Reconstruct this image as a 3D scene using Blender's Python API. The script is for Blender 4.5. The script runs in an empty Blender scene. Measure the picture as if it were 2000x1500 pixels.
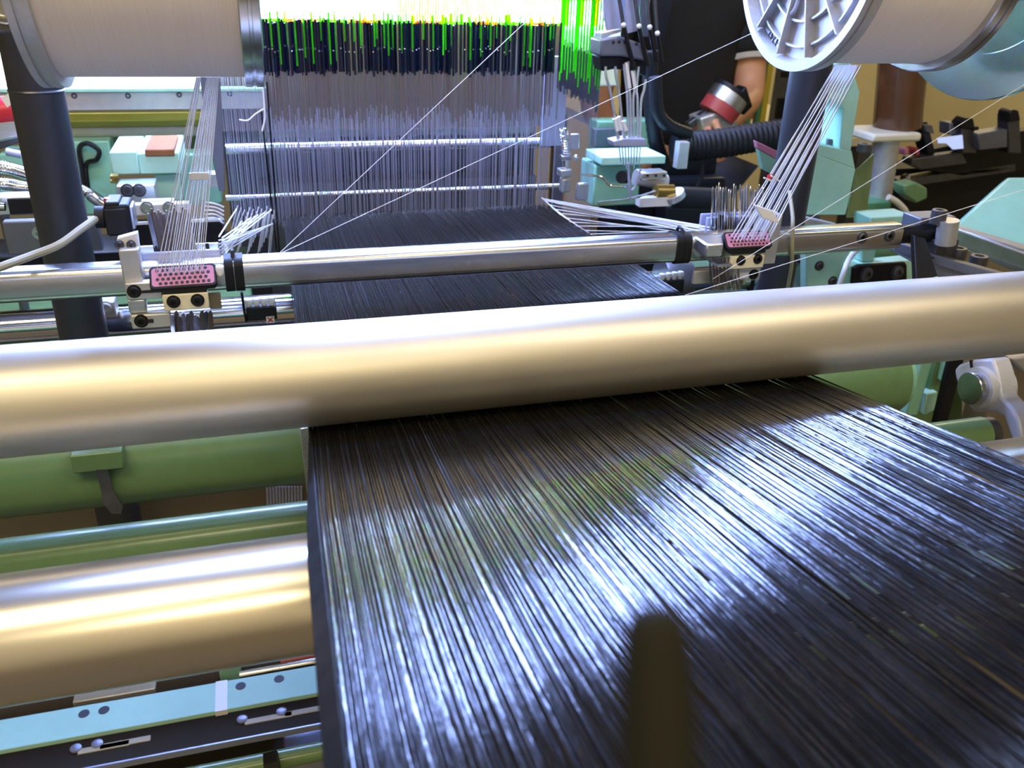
import bpy, math, random
from mathutils import Vector, Matrix
random.seed(7)
C = bpy.context.scene.collection
SC = bpy.context.scene
H = 1.45                                     # height of the eye above the floor; all numbers below are relative to the eye

# ------------------------------------------------------------------ camera
FPX, YAW, PIT, ROL = 1714.775, -0.296088, 0.447262, 0.035302
_fw = Vector((-math.sin(YAW)*math.cos(PIT), math.cos(YAW)*math.cos(PIT), -math.sin(PIT)))
_rt = Vector((math.cos(YAW), math.sin(YAW), 0)); _up = _rt.cross(_fw)
_r = math.cos(ROL)*_rt + math.sin(ROL)*_up; _u = -math.sin(ROL)*_rt + math.cos(ROL)*_up
cam = bpy.data.cameras.new('camera'); co = bpy.data.objects.new('camera', cam); C.objects.link(co)
co.matrix_world = Matrix(((_r.x,_u.x,-_fw.x,0),(_r.y,_u.y,-_fw.y,0),(_r.z,_u.z,-_fw.z,H),(0,0,0,1)))
cam.sensor_width = 36; cam.lens = FPX/2000*36; cam.clip_start = 0.02; cam.clip_end = 60
cam.dof.use_dof = True; cam.dof.focus_distance = 0.95; cam.dof.aperture_fstop = 9.5
SC.camera = co
SC.view_settings.view_transform = 'Standard'; SC.view_settings.look = 'None'
SC.view_settings.exposure = 0.0; SC.view_settings.gamma = 1.0; SC.view_settings.use_curve_mapping = False

# ------------------------------------------------------------------ world and room lights
w = bpy.data.worlds.new('world'); SC.world = w; w.use_nodes = True
w.node_tree.nodes['Background'].inputs[0].default_value = (1.0, 0.86, 0.62, 1)
w.node_tree.nodes['Background'].inputs[1].default_value = 0.03
PANEL = 70.0                                 # radiance of the loom's work-light panel
LAMPS = [(-0.9, -0.2, 1.55, 1.5, 0.42), (1.3, -0.2, 1.55, 1.5, 0.42), (3.2, 3.6, 1.55, 1.2, 0.22), (0.1, -2.0, 1.55, 1.5, 0.42)]   # ceiling tubes; the far corner and rear ones are added fill lamps
WORK_W = 34                                  # cold lamp above the harness
LAMP_W = [29, 20, 40, 36]

# ------------------------------------------------------------------ pixel helpers (2000 x 1500 frame)
def ray(u, v): return (u-1000)/FPX*_r - (v-750)/FPX*_u + _fw
def at(u, v, y): d = ray(u, v); return d*(y/d.y)
def atx(u, v, x): d = ray(u, v); return d*(x/d.x)
def atz(u, v, z): d = ray(u, v); return d*(z/d.z)
V = Vector

# ------------------------------------------------------------------ materials
MATS = {}
def mat(name, col, metal=0.0, rough=0.5, noise=0.0, nscale=40.0, bump=0.0, stretch=(1,1,1), emit=None, estr=0, spec=0.5, trans=0, coat=0):
    m = bpy.data.materials.new(name); m.use_nodes = True; nt = m.node_tree
    b = nt.nodes['Principled BSDF']
    b.inputs['Base Color'].default_value = (*col, 1); b.inputs['Metallic'].default_value = metal; b.inputs['Roughness'].default_value = rough
    b.inputs['Specular IOR Level'].default_value = spec
    if coat: b.inputs['Coat Weight'].default_value = coat; b.inputs['Coat Roughness'].default_value = .15
    if trans: b.inputs['Transmission Weight'].default_value = trans
    if emit: b.inputs['Emission Color'].default_value = (*emit, 1); b.inputs['Emission Strength'].default_value = estr
    if noise or bump:
        tc = nt.nodes.new('ShaderNodeTexCoord'); mp = nt.nodes.new('ShaderNodeMapping'); mp.inputs['Scale'].default_value = stretch
        nz = nt.nodes.new('ShaderNodeTexNoise'); nz.inputs['Scale'].default_value = nscale; nz.inputs['Detail'].default_value = 4
        nt.links.new(tc.outputs['Object'], mp.inputs[0]); nt.links.new(mp.outputs[0], nz.inputs['Vector'])
        if noise:
            rp = nt.nodes.new('ShaderNodeMapRange'); rp.inputs['To Min'].default_value = 1-noise; rp.inputs['To Max'].default_value = 1+noise
            rp.inputs['From Min'].default_value = .3; rp.inputs['From Max'].default_value = .7
            mx = nt.nodes.new('ShaderNodeVectorMath'); mx.operation = 'SCALE'; mx.inputs[0].default_value = col
            nt.links.new(nz.outputs['Fac'], rp.inputs['Value']); nt.links.new(rp.outputs[0], mx.inputs['Scale']); nt.links.new(mx.outputs[0], b.inputs['Base Color'])
            r2 = nt.nodes.new('ShaderNodeMapRange'); r2.inputs['To Min'].default_value = max(.02, rough*(1-noise)); r2.inputs['To Max'].default_value = min(1, rough*(1+noise))
            nt.links.new(nz.outputs['Fac'], r2.inputs['Value']); nt.links.new(r2.outputs[0], b.inputs['Roughness'])
        if bump:
            bp = nt.nodes.new('ShaderNodeBump'); bp.inputs['Strength'].default_value = bump; bp.inputs['Distance'].default_value = .001
            nt.links.new(nz.outputs['Fac'], bp.inputs['Height']); nt.links.new(bp.outputs[0], b.inputs['Normal'])
    MATS[name] = m; return m
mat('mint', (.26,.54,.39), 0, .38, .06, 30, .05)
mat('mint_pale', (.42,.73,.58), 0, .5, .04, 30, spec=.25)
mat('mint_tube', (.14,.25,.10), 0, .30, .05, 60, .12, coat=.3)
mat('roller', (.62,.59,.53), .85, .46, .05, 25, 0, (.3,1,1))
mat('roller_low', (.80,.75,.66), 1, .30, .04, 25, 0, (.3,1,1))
mat('alu', (.72,.72,.71), 1, .33, .08, 60, .05, (.2,4,4))
mat('alu_bar', (.72,.72,.72), 1, .25)
mat('alu_matte', (.60,.59,.57), .75, .48, .07, 50)
mat('steel', (.56,.57,.59), 1, .24, .10, 60)
mat('chrome', (.85,.86,.88), 1, .12)
mat('steel_dark', (.12,.12,.13), .8, .4, .15, 60)
mat('gunmetal', (.16,.17,.20), .55, .42, .1, 40)
mat('post', (.024,.026,.031), 0, .42, .08, 60, .05)
mat('black', (.008,.008,.009), 0, .45, .1, 40, spec=.3)
mat('rubber', (.009,.009,.010), 0, .55, spec=.3)
mat('black_gloss', (.008,.008,.010), 0, .2)
mat('cloth_black', (.010,.010,.009), 0, .85, .2, 30, .3)
mat('edge', (.004,.004,.004), 0, .6, .2, 60, spec=.15)
mat('skin', (.62,.30,.15), 0, .5, .06, 30)
mat('jeans', (.03,.04,.07), 0, .9, .2, 60)
mat('hair', (.03,.02,.012), 0, .6)
mat('hem', (.5,.45,.35), 0, .8)
mat('yarn', (.86,.86,.90), 0, .55)
mat('yarn_body', (.82,.75,.72), 0, .75, .03, 14, .3, (60,1,1))
mat('white', (.80,.80,.80), 0, .4, .03, 20)
mat('cream', (.72,.66,.48), 0, .5, .04, 20)
mat('beige', (.36,.32,.20), 0, .55)
mat('pink', (.50,.18,.26), 0, .45)
mat('hole', (.01,.008,.01), 0, .6)
mat('red', (.55,.02,.03), 0, .35)
mat('redpaint', (.40,.05,.05), 0, .4)
mat('copper', (.28,.12,.05), .0, .6, .2, 30, spec=.1)
mat('brown', (.09,.035,.012), 0, .2, .1, 20, coat=.5)
mat('brass', (.65,.45,.12), 1, .3)
mat('yellow', (.65,.52,.05), 0, .5)
mat('olive', (.30,.30,.03), 0, .5)
mat('lavender', (.42,.45,.62), .4, .35, .05, 40)
mat('navy', (.006,.009,.024), 0, .14)
mat('wire', (.50,.50,.60), .8, .3)
mat('wirebrown', (.20,.16,.15), .5, .35)
mat('cast', (.50,.51,.54), .6, .50, .06, 160, .35)
mat('cast_pale', (.62,.64,.70), .2, .45, .05, 60)
mat('mirror', (.36,.42,.40), 1, .2, .05, 8)
mat('galv', (.45,.47,.48), .7, .4, .55, 700)
mat('darkplate', (.045,.034,.020), 0, .6, .1, 20, spec=.1)
mat('brownboard', (.13,.11,.075), 0, .6, .1, 15)
mat('floor', (.12,.105,.09), 0, .5, .15, 6)
mat('wall', (.62,.55,.33), 0, .8, .05, 3)
mat('ceiling', (.22,.21,.19), 0, .9)
mat('table', (.75,.68,.42), 0, .6)
mat('rod_olive', (.010,.0098,.005), 0, .8, spec=.2)
mat('screen', (.1,.12,.3), 0, .3, emit=(.55,.65,1), estr=.9)
mat('lamp_white', (.9,.9,.9), 0, .5, emit=(1,.86,.58), estr=2.5)
mat('panel', (1,1,1), 0, .5, emit=(.30,.43,1.0), estr=PANEL)
mat('beam_glow', (1,1,1), 0, .5, emit=(.75,.85,1.0), estr=4.0)  # emission stands for light falling on the white beam cover
mat('amberled', (.5,.3,.1), 0, .4)
mat('greenpaint', (.10,.30,.14), 0, .45)
def mat_green(name, col):
    m = bpy.data.materials.new(name); m.use_nodes = True; nt = m.node_tree; nt.nodes.remove(nt.nodes['Principled BSDF'])
    a = nt.nodes.new('ShaderNodeBsdfTranslucent'); a.inputs[0].default_value = (*col,1)
    d = nt.nodes.new('ShaderNodeBsdfDiffuse'); d.inputs[0].default_value = (*col,1)
    x = nt.nodes.new('ShaderNodeMixShader'); x.inputs[0].default_value = .85
    nt.links.new(d.outputs[0], x.inputs[1]); nt.links.new(a.outputs[0], x.inputs[2]); nt.links.new(x.outputs[0], nt.nodes['Material Output'].inputs[0])
    MATS[name] = m
mat_green('greencord', (.16,.85,.03)); mat_green('ambercord', (1.0,.48,.02)); mat_green('limecord', (.48,1.0,.03)); mat_green('whitecord', (.9,.9,.95))
def mat_tow():
    """black carbon tow: fine lengthwise filaments tilt the normal sideways, so that the tow glints like fibre"""
    m = bpy.data.materials.new('tow'); m.use_nodes = True; nt = m.node_tree; N = nt.nodes.new; L = nt.links.new
    b = nt.nodes['Principled BSDF']; b.inputs['Base Color'].default_value = (.004,.004,.0045,1); b.inputs['Roughness'].default_value = .10
    b.inputs['Specular IOR Level'].default_value = .6; b.inputs['IOR'].default_value = 1.45
    g = N('ShaderNodeNewGeometry'); mp = N('ShaderNodeMapping'); mp.inputs['Scale'].default_value = (1800, 14, 400)
    L(g.outputs['Position'], mp.inputs[0])
    nz = N('ShaderNodeTexNoise'); nz.inputs['Scale'].default_value = 1.0; nz.inputs['Detail'].default_value = 3; nz.inputs['Roughness'].default_value = .7
    L(mp.outputs[0], nz.inputs['Vector'])
    s = N('ShaderNodeMath'); s.operation = 'SUBTRACT'; s.inputs[1].default_value = .5; L(nz.outputs['Fac'], s.inputs[0])
    k = N('ShaderNodeMath'); k.operation = 'MULTIPLY'; k.inputs[1].default_value = 1.3; L(s.outputs[0], k.inputs[0])
    oi = N('ShaderNodeObjectInfo'); ra = N('ShaderNodeMath'); ra.operation = 'SUBTRACT'; ra.inputs[1].default_value = .5; L(oi.outputs['Random'], ra.inputs[0])
    rm = N('ShaderNodeMath'); rm.operation = 'MULTIPLY_ADD'; rm.inputs[1].default_value = .7; L(ra.outputs[0], rm.inputs[0]); L(k.outputs[0], rm.inputs[2])
    mp2 = N('ShaderNodeMapping'); mp2.inputs['Scale'].default_value = (700, 90, 100); L(g.outputs['Position'], mp2.inputs[0])
    n2 = N('ShaderNodeTexNoise'); n2.inputs['Scale'].default_value = 1.0; n2.inputs['Detail'].default_value = 2; L(mp2.outputs[0], n2.inputs['Vector'])
    s2 = N('ShaderNodeMath'); s2.operation = 'SUBTRACT'; s2.inputs[1].default_value = .5; L(n2.outputs['Fac'], s2.inputs[0])
    k2 = N('ShaderNodeMath'); k2.operation = 'MULTIPLY'; k2.inputs[1].default_value = .05; L(s2.outputs[0], k2.inputs[0])
    cx = N('ShaderNodeCombineXYZ'); L(rm.outputs[0], cx.inputs[0]); L(k2.outputs[0], cx.inputs[1])
    ad = N('ShaderNodeVectorMath'); ad.operation = 'ADD'; L(g.outputs['Normal'], ad.inputs[0]); L(cx.outputs[0], ad.inputs[1])
    nm = N('ShaderNodeVectorMath'); nm.operation = 'NORMALIZE'; L(ad.outputs[0], nm.inputs[0]); L(nm.outputs[0], b.inputs['Normal'])
    MATS['tow'] = m
mat_tow()

# ------------------------------------------------------------------ mesh helpers
ORG = {}
class MB:
    def __init__(s): s.v = []; s.f = []
    def add(s, vs, fs):
        n = len(s.v); s.v += [V(p) for p in vs]; s.f += [tuple(i+n for i in f) for f in fs]; return s
    def box(s, x0, x1, y0, y1, z0, z1):
        return s.add([(x0,y0,z0),(x1,y0,z0),(x1,y1,z0),(x0,y1,z0),(x0,y0,z1),(x1,y0,z1),(x1,y1,z1),(x0,y1,z1)],
                     [(0,3,2,1),(4,5,6,7),(0,1,5,4),(1,2,6,5),(2,3,7,6),(3,0,4,7)])
    def obox(s, c, ax, ay, az):              # centre and three half-axis vectors
        c, ax, ay, az = V(c), V(ax), V(ay), V(az)
        p = [c+i*ax+j*ay+k*az for k in (-1,1) for (i,j) in ((-1,-1),(1,-1),(1,1),(-1,1))]
        return s.add(p, [(0,3,2,1),(4,5,6,7),(0,1,5,4),(1,2,6,5),(2,3,7,6),(3,0,4,7)])
    def frame(s, d):
        d = V(d).normalized(); a = V((0,0,1)) if abs(d.z) < .9 else V((1,0,0)); e = d.cross(a).normalized(); return e, d.cross(e)
    def cyl(s, p0, p1, r0, r1=None, seg=20, caps=True):
        r1 = r0 if r1 is None else r1; p0, p1 = V(p0), V(p1); e, g = s.frame(p1-p0); n = len(s.v)
        for p, r in ((p0, r0), (p1, r1)):
            for i in range(seg): a = 2*math.pi*i/seg; s.v.append(p+r*(math.cos(a)*e+math.sin(a)*g))
        for i in range(seg): j = (i+1) % seg; s.f.append((n+i, n+seg+i, n+seg+j, n+j))
        if caps: s.f.append(tuple(n+i for i in range(seg))); s.f.append(tuple(n+seg+i for i in reversed(range(seg))))
        return s
    def lathe(s, p0, d, prof, seg=48):        # prof: (distance along d, radius)
        p0 = V(p0); d = V(d).normalized(); e, g = s.frame(d); n = len(s.v)
        for t, r in prof:
            for i in range(seg): a = 2*math.pi*i/seg; s.v.append(p0+t*d+r*(math.cos(a)*e+math.sin(a)*g))
        for k in range(len(prof)-1):
            for i in range(seg): j = (i+1) % seg; a = n+k*seg; s.f.append((a+i, a+seg+i, a+seg+j, a+j))
        if prof[0][1] > 1e-6: s.f.append(tuple(n+i for i in range(seg)))
        if prof[-1][1] > 1e-6: s.f.append(tuple(n+(len(prof)-1)*seg+i for i in reversed(range(seg))))
        return s
    def tube(s, pts, r, seg=8):
        pts = [V(p) for p in pts]; n = len(s.v); m = len(pts); e = None
        for k, p in enumerate(pts):
            d = (pts[min(k+1,m-1)]-pts[max(k-1,0)]).normalized()
            if e is None: e, g = s.frame(d)
            else: e = (e-d*e.dot(d)).normalized(); g = d.cross(e)
            rr = r[k] if isinstance(r, (list,tuple)) else r
            for i in range(seg): a = 2*math.pi*i/seg; s.v.append(p+rr*(math.cos(a)*e+math.sin(a)*g))
        for k in range(m-1):
            for i in range(seg): j = (i+1) % seg; a = n+k*seg; s.f.append((a+i, a+j, a+seg+j, a+seg+i))
        s.f.append(tuple(n+i for i in reversed(range(seg)))); s.f.append(tuple(n+(m-1)*seg+i for i in range(seg)))
        return s
    def prism(s, pts, ext):
        pts = [V(p) for p in pts]; ext = V(ext); k = len(pts); n = len(s.v)
        s.v += pts+[p+ext for p in pts]
        s.f.append(tuple(n+i for i in range(k))); s.f.append(tuple(n+k+i for i in reversed(range(k))))
        for i in range(k): j = (i+1) % k; s.f.append((n+i, n+k+i, n+k+j, n+j))
        return s
    def sphere(s, c, r, seg=12, rings=8, sc=(1,1,1)):
        c = V(c); n = len(s.v)
        for k in range(1, rings):
            t = math.pi*k/rings
            for i in range(seg):
                a = 2*math.pi*i/seg; s.v.append(c+r*V((sc[0]*math.sin(t)*math.cos(a), sc[1]*math.sin(t)*math.sin(a), sc[2]*math.cos(t))))
        s.v += [c+V((0,0,r*sc[2])), c-V((0,0,r*sc[2]))]; T = len(s.v)-2
        for k in range(rings-2):
            for i in range(seg): j = (i+1) % seg; a = n+k*seg; s.f.append((a+i, a+seg+i, a+seg+j, a+j))
        for i in range(seg):
            j = (i+1) % seg; s.f.append((T, n+i, n+j)); s.f.append((T+1, n+(rings-2)*seg+j, n+(rings-2)*seg+i))
        return s
    def build(s, name, m, parent=None, bevel=0, angle=35, fix=True):
        me = bpy.data.meshes.new(name)
        lo = V([min(p[i] for p in s.v) for i in range(3)]); hi = V([max(p[i] for p in s.v) for i in range(3)])
        o_ = (lo+hi)/2
        if parent is None: o_.z = lo.z
        me.from_pydata([p-o_ for p in s.v], [], s.f); me.validate()
        if fix:
            import bmesh
            bm = bmesh.new(); bm.from_mesh(me); bmesh.ops.recalc_face_normals(bm, faces=bm.faces); bm.to_mesh(me); bm.free()
        me.materials.append(MATS[m])
        me.polygons.foreach_set('use_smooth', [True]*len(me.polygons)); me.set_sharp_from_angle(angle=math.radians(angle))
        o = bpy.data.objects.new(name, me); C.objects.link(o)
        ORG[o.name] = o_
        if parent: o.parent = parent; o.location = o_-ORG[parent.name]
        else: o.location = o_+V((0,0,H))
        if bevel:
            b = o.modifiers.new('bevel', 'BEVEL'); b.width = bevel; b.segments = 2; b.limit_method = 'ANGLE'; b.angle_limit = math.radians(40)
        return o
def thing(name, label, cat, loc, group=None):
    o = bpy.data.objects.new(name, None); C.objects.link(o); o.empty_display_size = .02
    ORG[o.name] = V(loc); o.location = V(loc)+V((0,0,H)); o['label'] = label; o['category'] = cat
    if group: o['group'] = group
    return o
def tag(o, label, cat, group=None, kind=None):
    o['label'] = label; o['category'] = cat
    if group: o['group'] = group
    if kind: o['kind'] = kind
    return o
def struct(o, label=None, cat=None):
    o['kind'] = 'structure'
    if label: o['label'] = label
    if cat: o['category'] = cat
    return o
def inst(src, parent, delta):
    c = src.copy(); C.objects.link(c); c.parent = parent
    if parent: ORG[c.name] = ORG[src.name]+V(delta); c.location = ORG[c.name]-ORG[parent.name]
    else: ORG[c.name] = ORG[src.name]+V(delta); c.location = ORG[c.name]+V((0,0,H))
    return c
def pbox(mb, u0, v0, u1, v1, y, d):
    """box whose front face (plane Y=y) shows at this pixel rectangle; d = depth away from the eye"""
    um, vm = (u0+u1)/2, (v0+v1)/2
    x0 = at(u0, vm, y).x; x1 = at(u1, vm, y).x; z0 = at(um, v1, y).z; z1 = at(um, v0, y).z
    return mb.box(x0, x1, y, y+d, z0, z1)
def PB(name, rect, y, d, m, parent=None, bevel=.001):
    return pbox(MB(), *rect, y, d).build(name, m, parent, bevel)
def bolt(u, v, y, r, parent, m='steel_dark', h=.006, name='bolt'):
    p = at(u, v, y); mb = MB()
    mb.lathe(p+V((0,.002,0)), (0,-1,0), [(0,r*1.25),(.003,r*1.25),(.003,r),(h,r),(h+.001,r*.85),(h+.001,r*.5),(h-.002,r*.45)], 16)
    return mb.build(name, m, parent)
def vbolt(p, r, h, parent, m='steel_dark', name='bolt'):
    return MB().lathe(p, (0,0,1), [(0,r),(h-.001,r),(h,r*.9),(h,r*.55),(h-.004,r*.5)], 18).build(name, m, parent)
def smooth_path(pts, n=8):
    pts = [V(p) for p in pts]; out = []
    for i in range(len(pts)-1):
        p0 = pts[max(i-1,0)]; p1 = pts[i]; p2 = pts[i+1]; p3 = pts[min(i+2,len(pts)-1)]
        for k in range(n):
            t = k/n; out.append(.5*((2*p1)+(p2-p0)*t+(2*p0-5*p1+4*p2-p3)*t*t+(3*p1-p0-3*p2+p3)*t**3))
    return out+[pts[-1]]
def text_on(s, loc, xdir, ydir, size, m, parent, name, ext=.0004):
    cu = bpy.data.curves.new(name, 'FONT'); cu.body = s; cu.size = size; cu.extrude = ext; cu.align_x = 'CENTER'; cu.align_y = 'CENTER'
    t = bpy.data.objects.new(name+'_tmp', cu); C.objects.link(t); bpy.context.view_layer.update()
    me = bpy.data.meshes.new_from_object(t.evaluated_get(bpy.context.evaluated_depsgraph_get())); bpy.data.objects.remove(t)
    X = V(xdir).normalized(); Y = V(ydir).normalized(); Z = X.cross(Y)
    mb = MB(); mb.add([V(loc)+p.co.x*X+p.co.y*Y+p.co.z*Z for p in me.vertices], [tuple(p.vertices) for p in me.polygons])
    return mb.build(name, m, parent)

# ================================================================== the room
FL = -H
struct(MB().box(-3,4.2,-3,5.2,FL-.05,FL).build('floor','floor'))
struct(MB().box(-3,4.2,5.2,5.3,FL,1.75).build('wall_back','wall'))
struct(MB().box(-3.1,-3,-3,5.2,FL,1.75).build('wall_left','wall'))
struct(MB().box(4.2,4.3,-3,5.2,FL,1.75).build('wall_right','wall'))
struct(MB().box(-3,4.2,-3.1,-3,FL,1.75).build('wall_front','wall'))
struct(MB().box(-3,4.2,-3,5.2,1.75,1.8).build('ceiling','ceiling'))
for i, (x, y, z, lx, ly) in enumerate(LAMPS):
    t = thing('ceiling_lamp', ['long warm ceiling lamp above the bare left side of the rollers','long warm ceiling lamp above the right end of the rollers',
        'added warm fill lamp in the far right corner, brightening the background','added long warm fill lamp behind the photographer, brightening the lower strip'][i], 'lamp', (x, y, z))
    MB().box(x-lx/2-.03, x+lx/2+.03, y-ly/2-.03, y+ly/2+.03, z+.02, 1.75).build('housing','white',t,.005)
    MB().box(x-lx/2, x+lx/2, y-ly/2, y+ly/2, z+.008, z+.02).build('diffuser','lamp_white',t)
    L = bpy.data.lights.new('tube_light','AREA'); L.shape = 'RECTANGLE'; L.size = lx; L.size_y = ly; L.energy = LAMP_W[i]; L.color = (1,.81,.46)
    lo = bpy.data.objects.new('tube_light', L); C.objects.link(lo); lo.location = (0,0,.004); lo.parent = t

t = thing('work_lamp','slim cold white work lamp hanging high above the harness','lamp',(.15,1.3,.98))
MB().box(-.35,.65,1.22,1.38,1.0,1.04).build('housing','white',t,.004); MB().box(-.33,.63,1.235,1.365,.994,1.0).build('diffuser','lamp_white',t)
for x in (-.2,.5): MB().cyl((x,1.3,1.04),(x,1.3,1.75),.006,seg=10).build('hanger','steel',t)
L = bpy.data.lights.new('led_light','AREA'); L.shape = 'RECTANGLE'; L.size = .96; L.size_y = .13; L.energy = WORK_W; L.color = (.36,.50,1.0)
lo = bpy.data.objects.new('led_light', L); C.objects.link(lo); lo.location = (0,0,.008); lo.parent = t
# ================================================================== rollers and tubes that cross the machine
def roller(name, label, y, z, r, m, x0=-.75, x1=1.25):
    t = thing(name, label, 'roller', ((x0+x1)/2, y, z-r))
    MB().lathe((x0,y,z),(1,0,0),[(0,r*.86),(.004,r),(x1-x0-.004,r),(x1-x0,r*.86)],96).build('shell',m,t)
    for s, xx in ((-1,x0),(1,x1)): MB().cyl((xx,y,z),(xx+s*.05,y,z),r*.35,seg=24).build('journal','steel',t)
    return t
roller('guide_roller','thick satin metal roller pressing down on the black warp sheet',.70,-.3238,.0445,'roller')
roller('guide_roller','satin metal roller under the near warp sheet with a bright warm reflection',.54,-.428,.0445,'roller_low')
t = thing('cross_tube','thick green painted tube behind and below the upper roller','tube',(.1,.95,-.575))
MB().cyl((-.75,.95,-.52),(.855,.95,-.52),.055,seg=64).build('tube','mint_tube',t)
MB().cyl((.855,.95,-.52),(.865,.95,-.52),.05,seg=48).build('end_cap','mint',t)
pbox(MB(),138,886,241,921,.885,.03).build('mount_block','mint_tube',t,.0015)
MB().prism([at(188,918,.884),at(211,918,.884),at(222,960,.882),at(240,990,.876),at(236,1004,.874),at(218,1003,.876),at(203,985,.88)],(0,.003,0)).build('hook','steel_dark',t)
t = thing('cross_tube','slim green painted tube right above the lower roller','tube',(.1,.75,-.5275))
MB().cyl((-.75,.75,-.5065),(.838,.75,-.5065),.021,seg=48).build('tube','mint_tube',t)
MB().cyl((.838,.75,-.5065),(.852,.75,-.5065),.0195,seg=40).build('end_ring','steel_dark',t)

# ================================================================== black warp sheet
def lerp_tab(tab, y):
    if y <= tab[0][0]: return tab[0][1]
    for (a, p), (b, q) in zip(tab, tab[1:]):
        if y <= b: return p+(q-p)*(y-a)/(b-a)
    return tab[-1][1]
XL = [(-.45,.006),(.24,.0150),(.30,.0165),(.48,.0215),(.677,.0298),(.99,.034),(1.613,.0484)]
def sheet_z(y):
    if y > .6972: return -.3682-.0626*(y-.6972)
    if y > .6913: return -.3682+(.6972-y)*.13
    return -.3674+.1995*(.6913-y)
YS = [1.62,1.45,1.25,1.05,.9,.8,.74,.7,.697,.694,.691,.67,.62,.56,.5,.44,.38,.32,.26,.2,.13,.05,-.05,-.2,-.4]
def tow_mesh(name, wid, hgt, seed, zoff=0, m='tow'):
    rnd = random.Random(seed); ph = [rnd.uniform(0,6.3) for _ in range(4)]
    mb = MB(); K = 6
    for y in YS:
        x = lerp_tab(XL, y); near = max(0, .68-y)
        x += .0004*math.sin(y*9+ph[0])*min(1,near*3) + .0002*math.sin(y*23+ph[1])
        z = sheet_z(y)+zoff+ (.0005*math.sin(y*11+ph[2])-.0003)*min(1, near*6)
        wv = wid*(1+.15*math.sin(y*13+ph[3]))*(1 if y < .72 else .82)
        for k in range(K+1):
            s = k/K*2-1; mb.v.append(V((x+s*wv/2, y, z+hgt*(1-s*s)-hgt)))
    for i in range(len(YS)-1):
        for k in range(K): a = i*(K+1)+k; mb.f.append((a, a+K+1, a+K+2, a+1))
    o = mb.build(name, m, None, fix=False, angle=180); return o
t = thing('warp_sheet','wide sheet of parallel glossy black warp tows running under the upper roller','warp yarn',(.27,.6,-.45))
src = [tow_mesh('tow', random.choice((.0014,.0017,.0020)), random.choice((.0003,.0005,.0007)), i) for i in range(14)]
for s_ in src:
    s_.location = (0,0,-50)
W_ = .5; NT = 262; x = 0.0; made = 0; used = set()
gaps = {random.randrange(NT) for _ in range(26)}
for i in range(NT):
    x = W_*i/NT+random.uniform(-.0004,.0004)+(.0005 if i in gaps else 0)
    k = random.randrange(len(src)); s_ = src[k]
    if k in used: c = s_.copy(); C.objects.link(c)
    else: c = s_; used.add(k)
    c.parent = t; c.location = ORG[s_.name]+V((x,0,random.gauss(0,.00035)-(.0012 if i < 3 else 0)))-ORG[t.name]+V((0,0,(ORG[s_.name].z*0)))
    ORG[c.name] = ORG[s_.name]
for s_ in src:
    if s_.parent is None: bpy.data.objects.remove(s_)
low = tow_mesh('gap_backing', .0050, .0004, 99, -.0022, 'cloth_black'); ORG0 = ORG[low.name]  # black backing laid under the tows so the gaps look dark
for i in range(112):
    c = low if i == 0 else low.copy()
    if i: C.objects.link(c)
    c.parent = t; c.location = ORG0+V((.003+W_*.988*i/112,0,random.gauss(0,.0004)))-ORG[t.name]
# draped strands at the left edge of the sheet
for i in range(9):
    pts = []
    for y in YS:
        if y > .70: continue
        k = min(1, (.70-y)*4); pts.append(V((lerp_tab(XL,y)-.0012-.0009*i*k, y, sheet_z(y)-.0015-.0012*i*k)))
    MB().tube(pts, .0013, 6).build('edge_strand','edge',t)

# ================================================================== posts, cross bar, rails
for nm, lab, x in (('L','dark grey round post at the left, behind the left white yarn spool',-.235),('R','dark grey round post at the right, behind the right white yarn spool',.813)):
    t = thing('support_post', lab, 'post', (x,1.2,FL))
    MB().cyl((x,1.2,FL),(x,1.2,.75),.030,seg=48).build('pole','post',t)
    MB().cyl((x,1.2,FL),(x,1.2,FL+.015),.07,seg=40).build('base_plate','steel_dark',t)
    if nm == 'L': MB().lathe((x,1.2,-.155),(0,0,1),[(0,.0301),(.0012,.0312),(.003,.0301)],48).build('joint_ring','steel_dark',t)
YB = 1.05
def rrect(y, z, hy, hz, r, n=6):
    out = []
    for cy, cz, a0 in ((hy-r,hz-r,0),(-hy+r,hz-r,90),(-hy+r,-hz+r,180),(hy-r,-hz+r,270)):
        for k in range(n+1): a = math.radians(a0+90*k/n); out.append((y+cy+r*math.cos(a), z+cz+r*math.sin(a)))
    return out
t = thing('cross_bar','polished aluminium bar across the loom with black rubber bands','bar',(.15,YB,-.365))
ZB = -.3425
MB().prism([(-.6,a,b) for a, b in rrect(YB,ZB,.0165,.0185,.009)],(1.5,0,0)).build('bar','alu_bar',t)
for u in (457,1338):
    xc = at(u, 530 if u < 900 else 480, YB-.018).x
    for k in (-1,1): MB().prism([(xc+k*.0055-.0052,a,b) for a, b in rrect(YB,ZB,.0185,.0205,.010)],(.0104,0,0)).build('rubber_band','rubber',t)
    MB().tube([(xc,YB-.01,ZB+.018),(xc,YB-.004,ZB+.026),(xc,YB+.006,ZB+.026),(xc,YB+.012,ZB+.018)],.0022,8).build('band_tie','rubber',t)
MB().cyl((.90,YB,ZB),(.965,YB,ZB),.0135,seg=24).build('end_plug','black',t)
for u, v in ((1684,464),(1737,461)): bolt(u,v,YB-.0165,.007,t,'steel_dark',.004,'screw')
o = MB().cyl((-.7,1.33,-.498),(.95,1.33,-.498),.024,seg=40).build('rear_rail','chrome'); tag(o,'shiny round rail running low behind the left post and under the warp','rail')
t = thing('rail_clamp','grey clamp with a bolt on the low rail beside the left post','clamp',at(207,620,1.29))
PB('body',(192,590,226,622),1.285,.03,'alu_matte',t,.002); bolt(207,601,1.285,.008,t,'alu_matte',.006)

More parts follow.
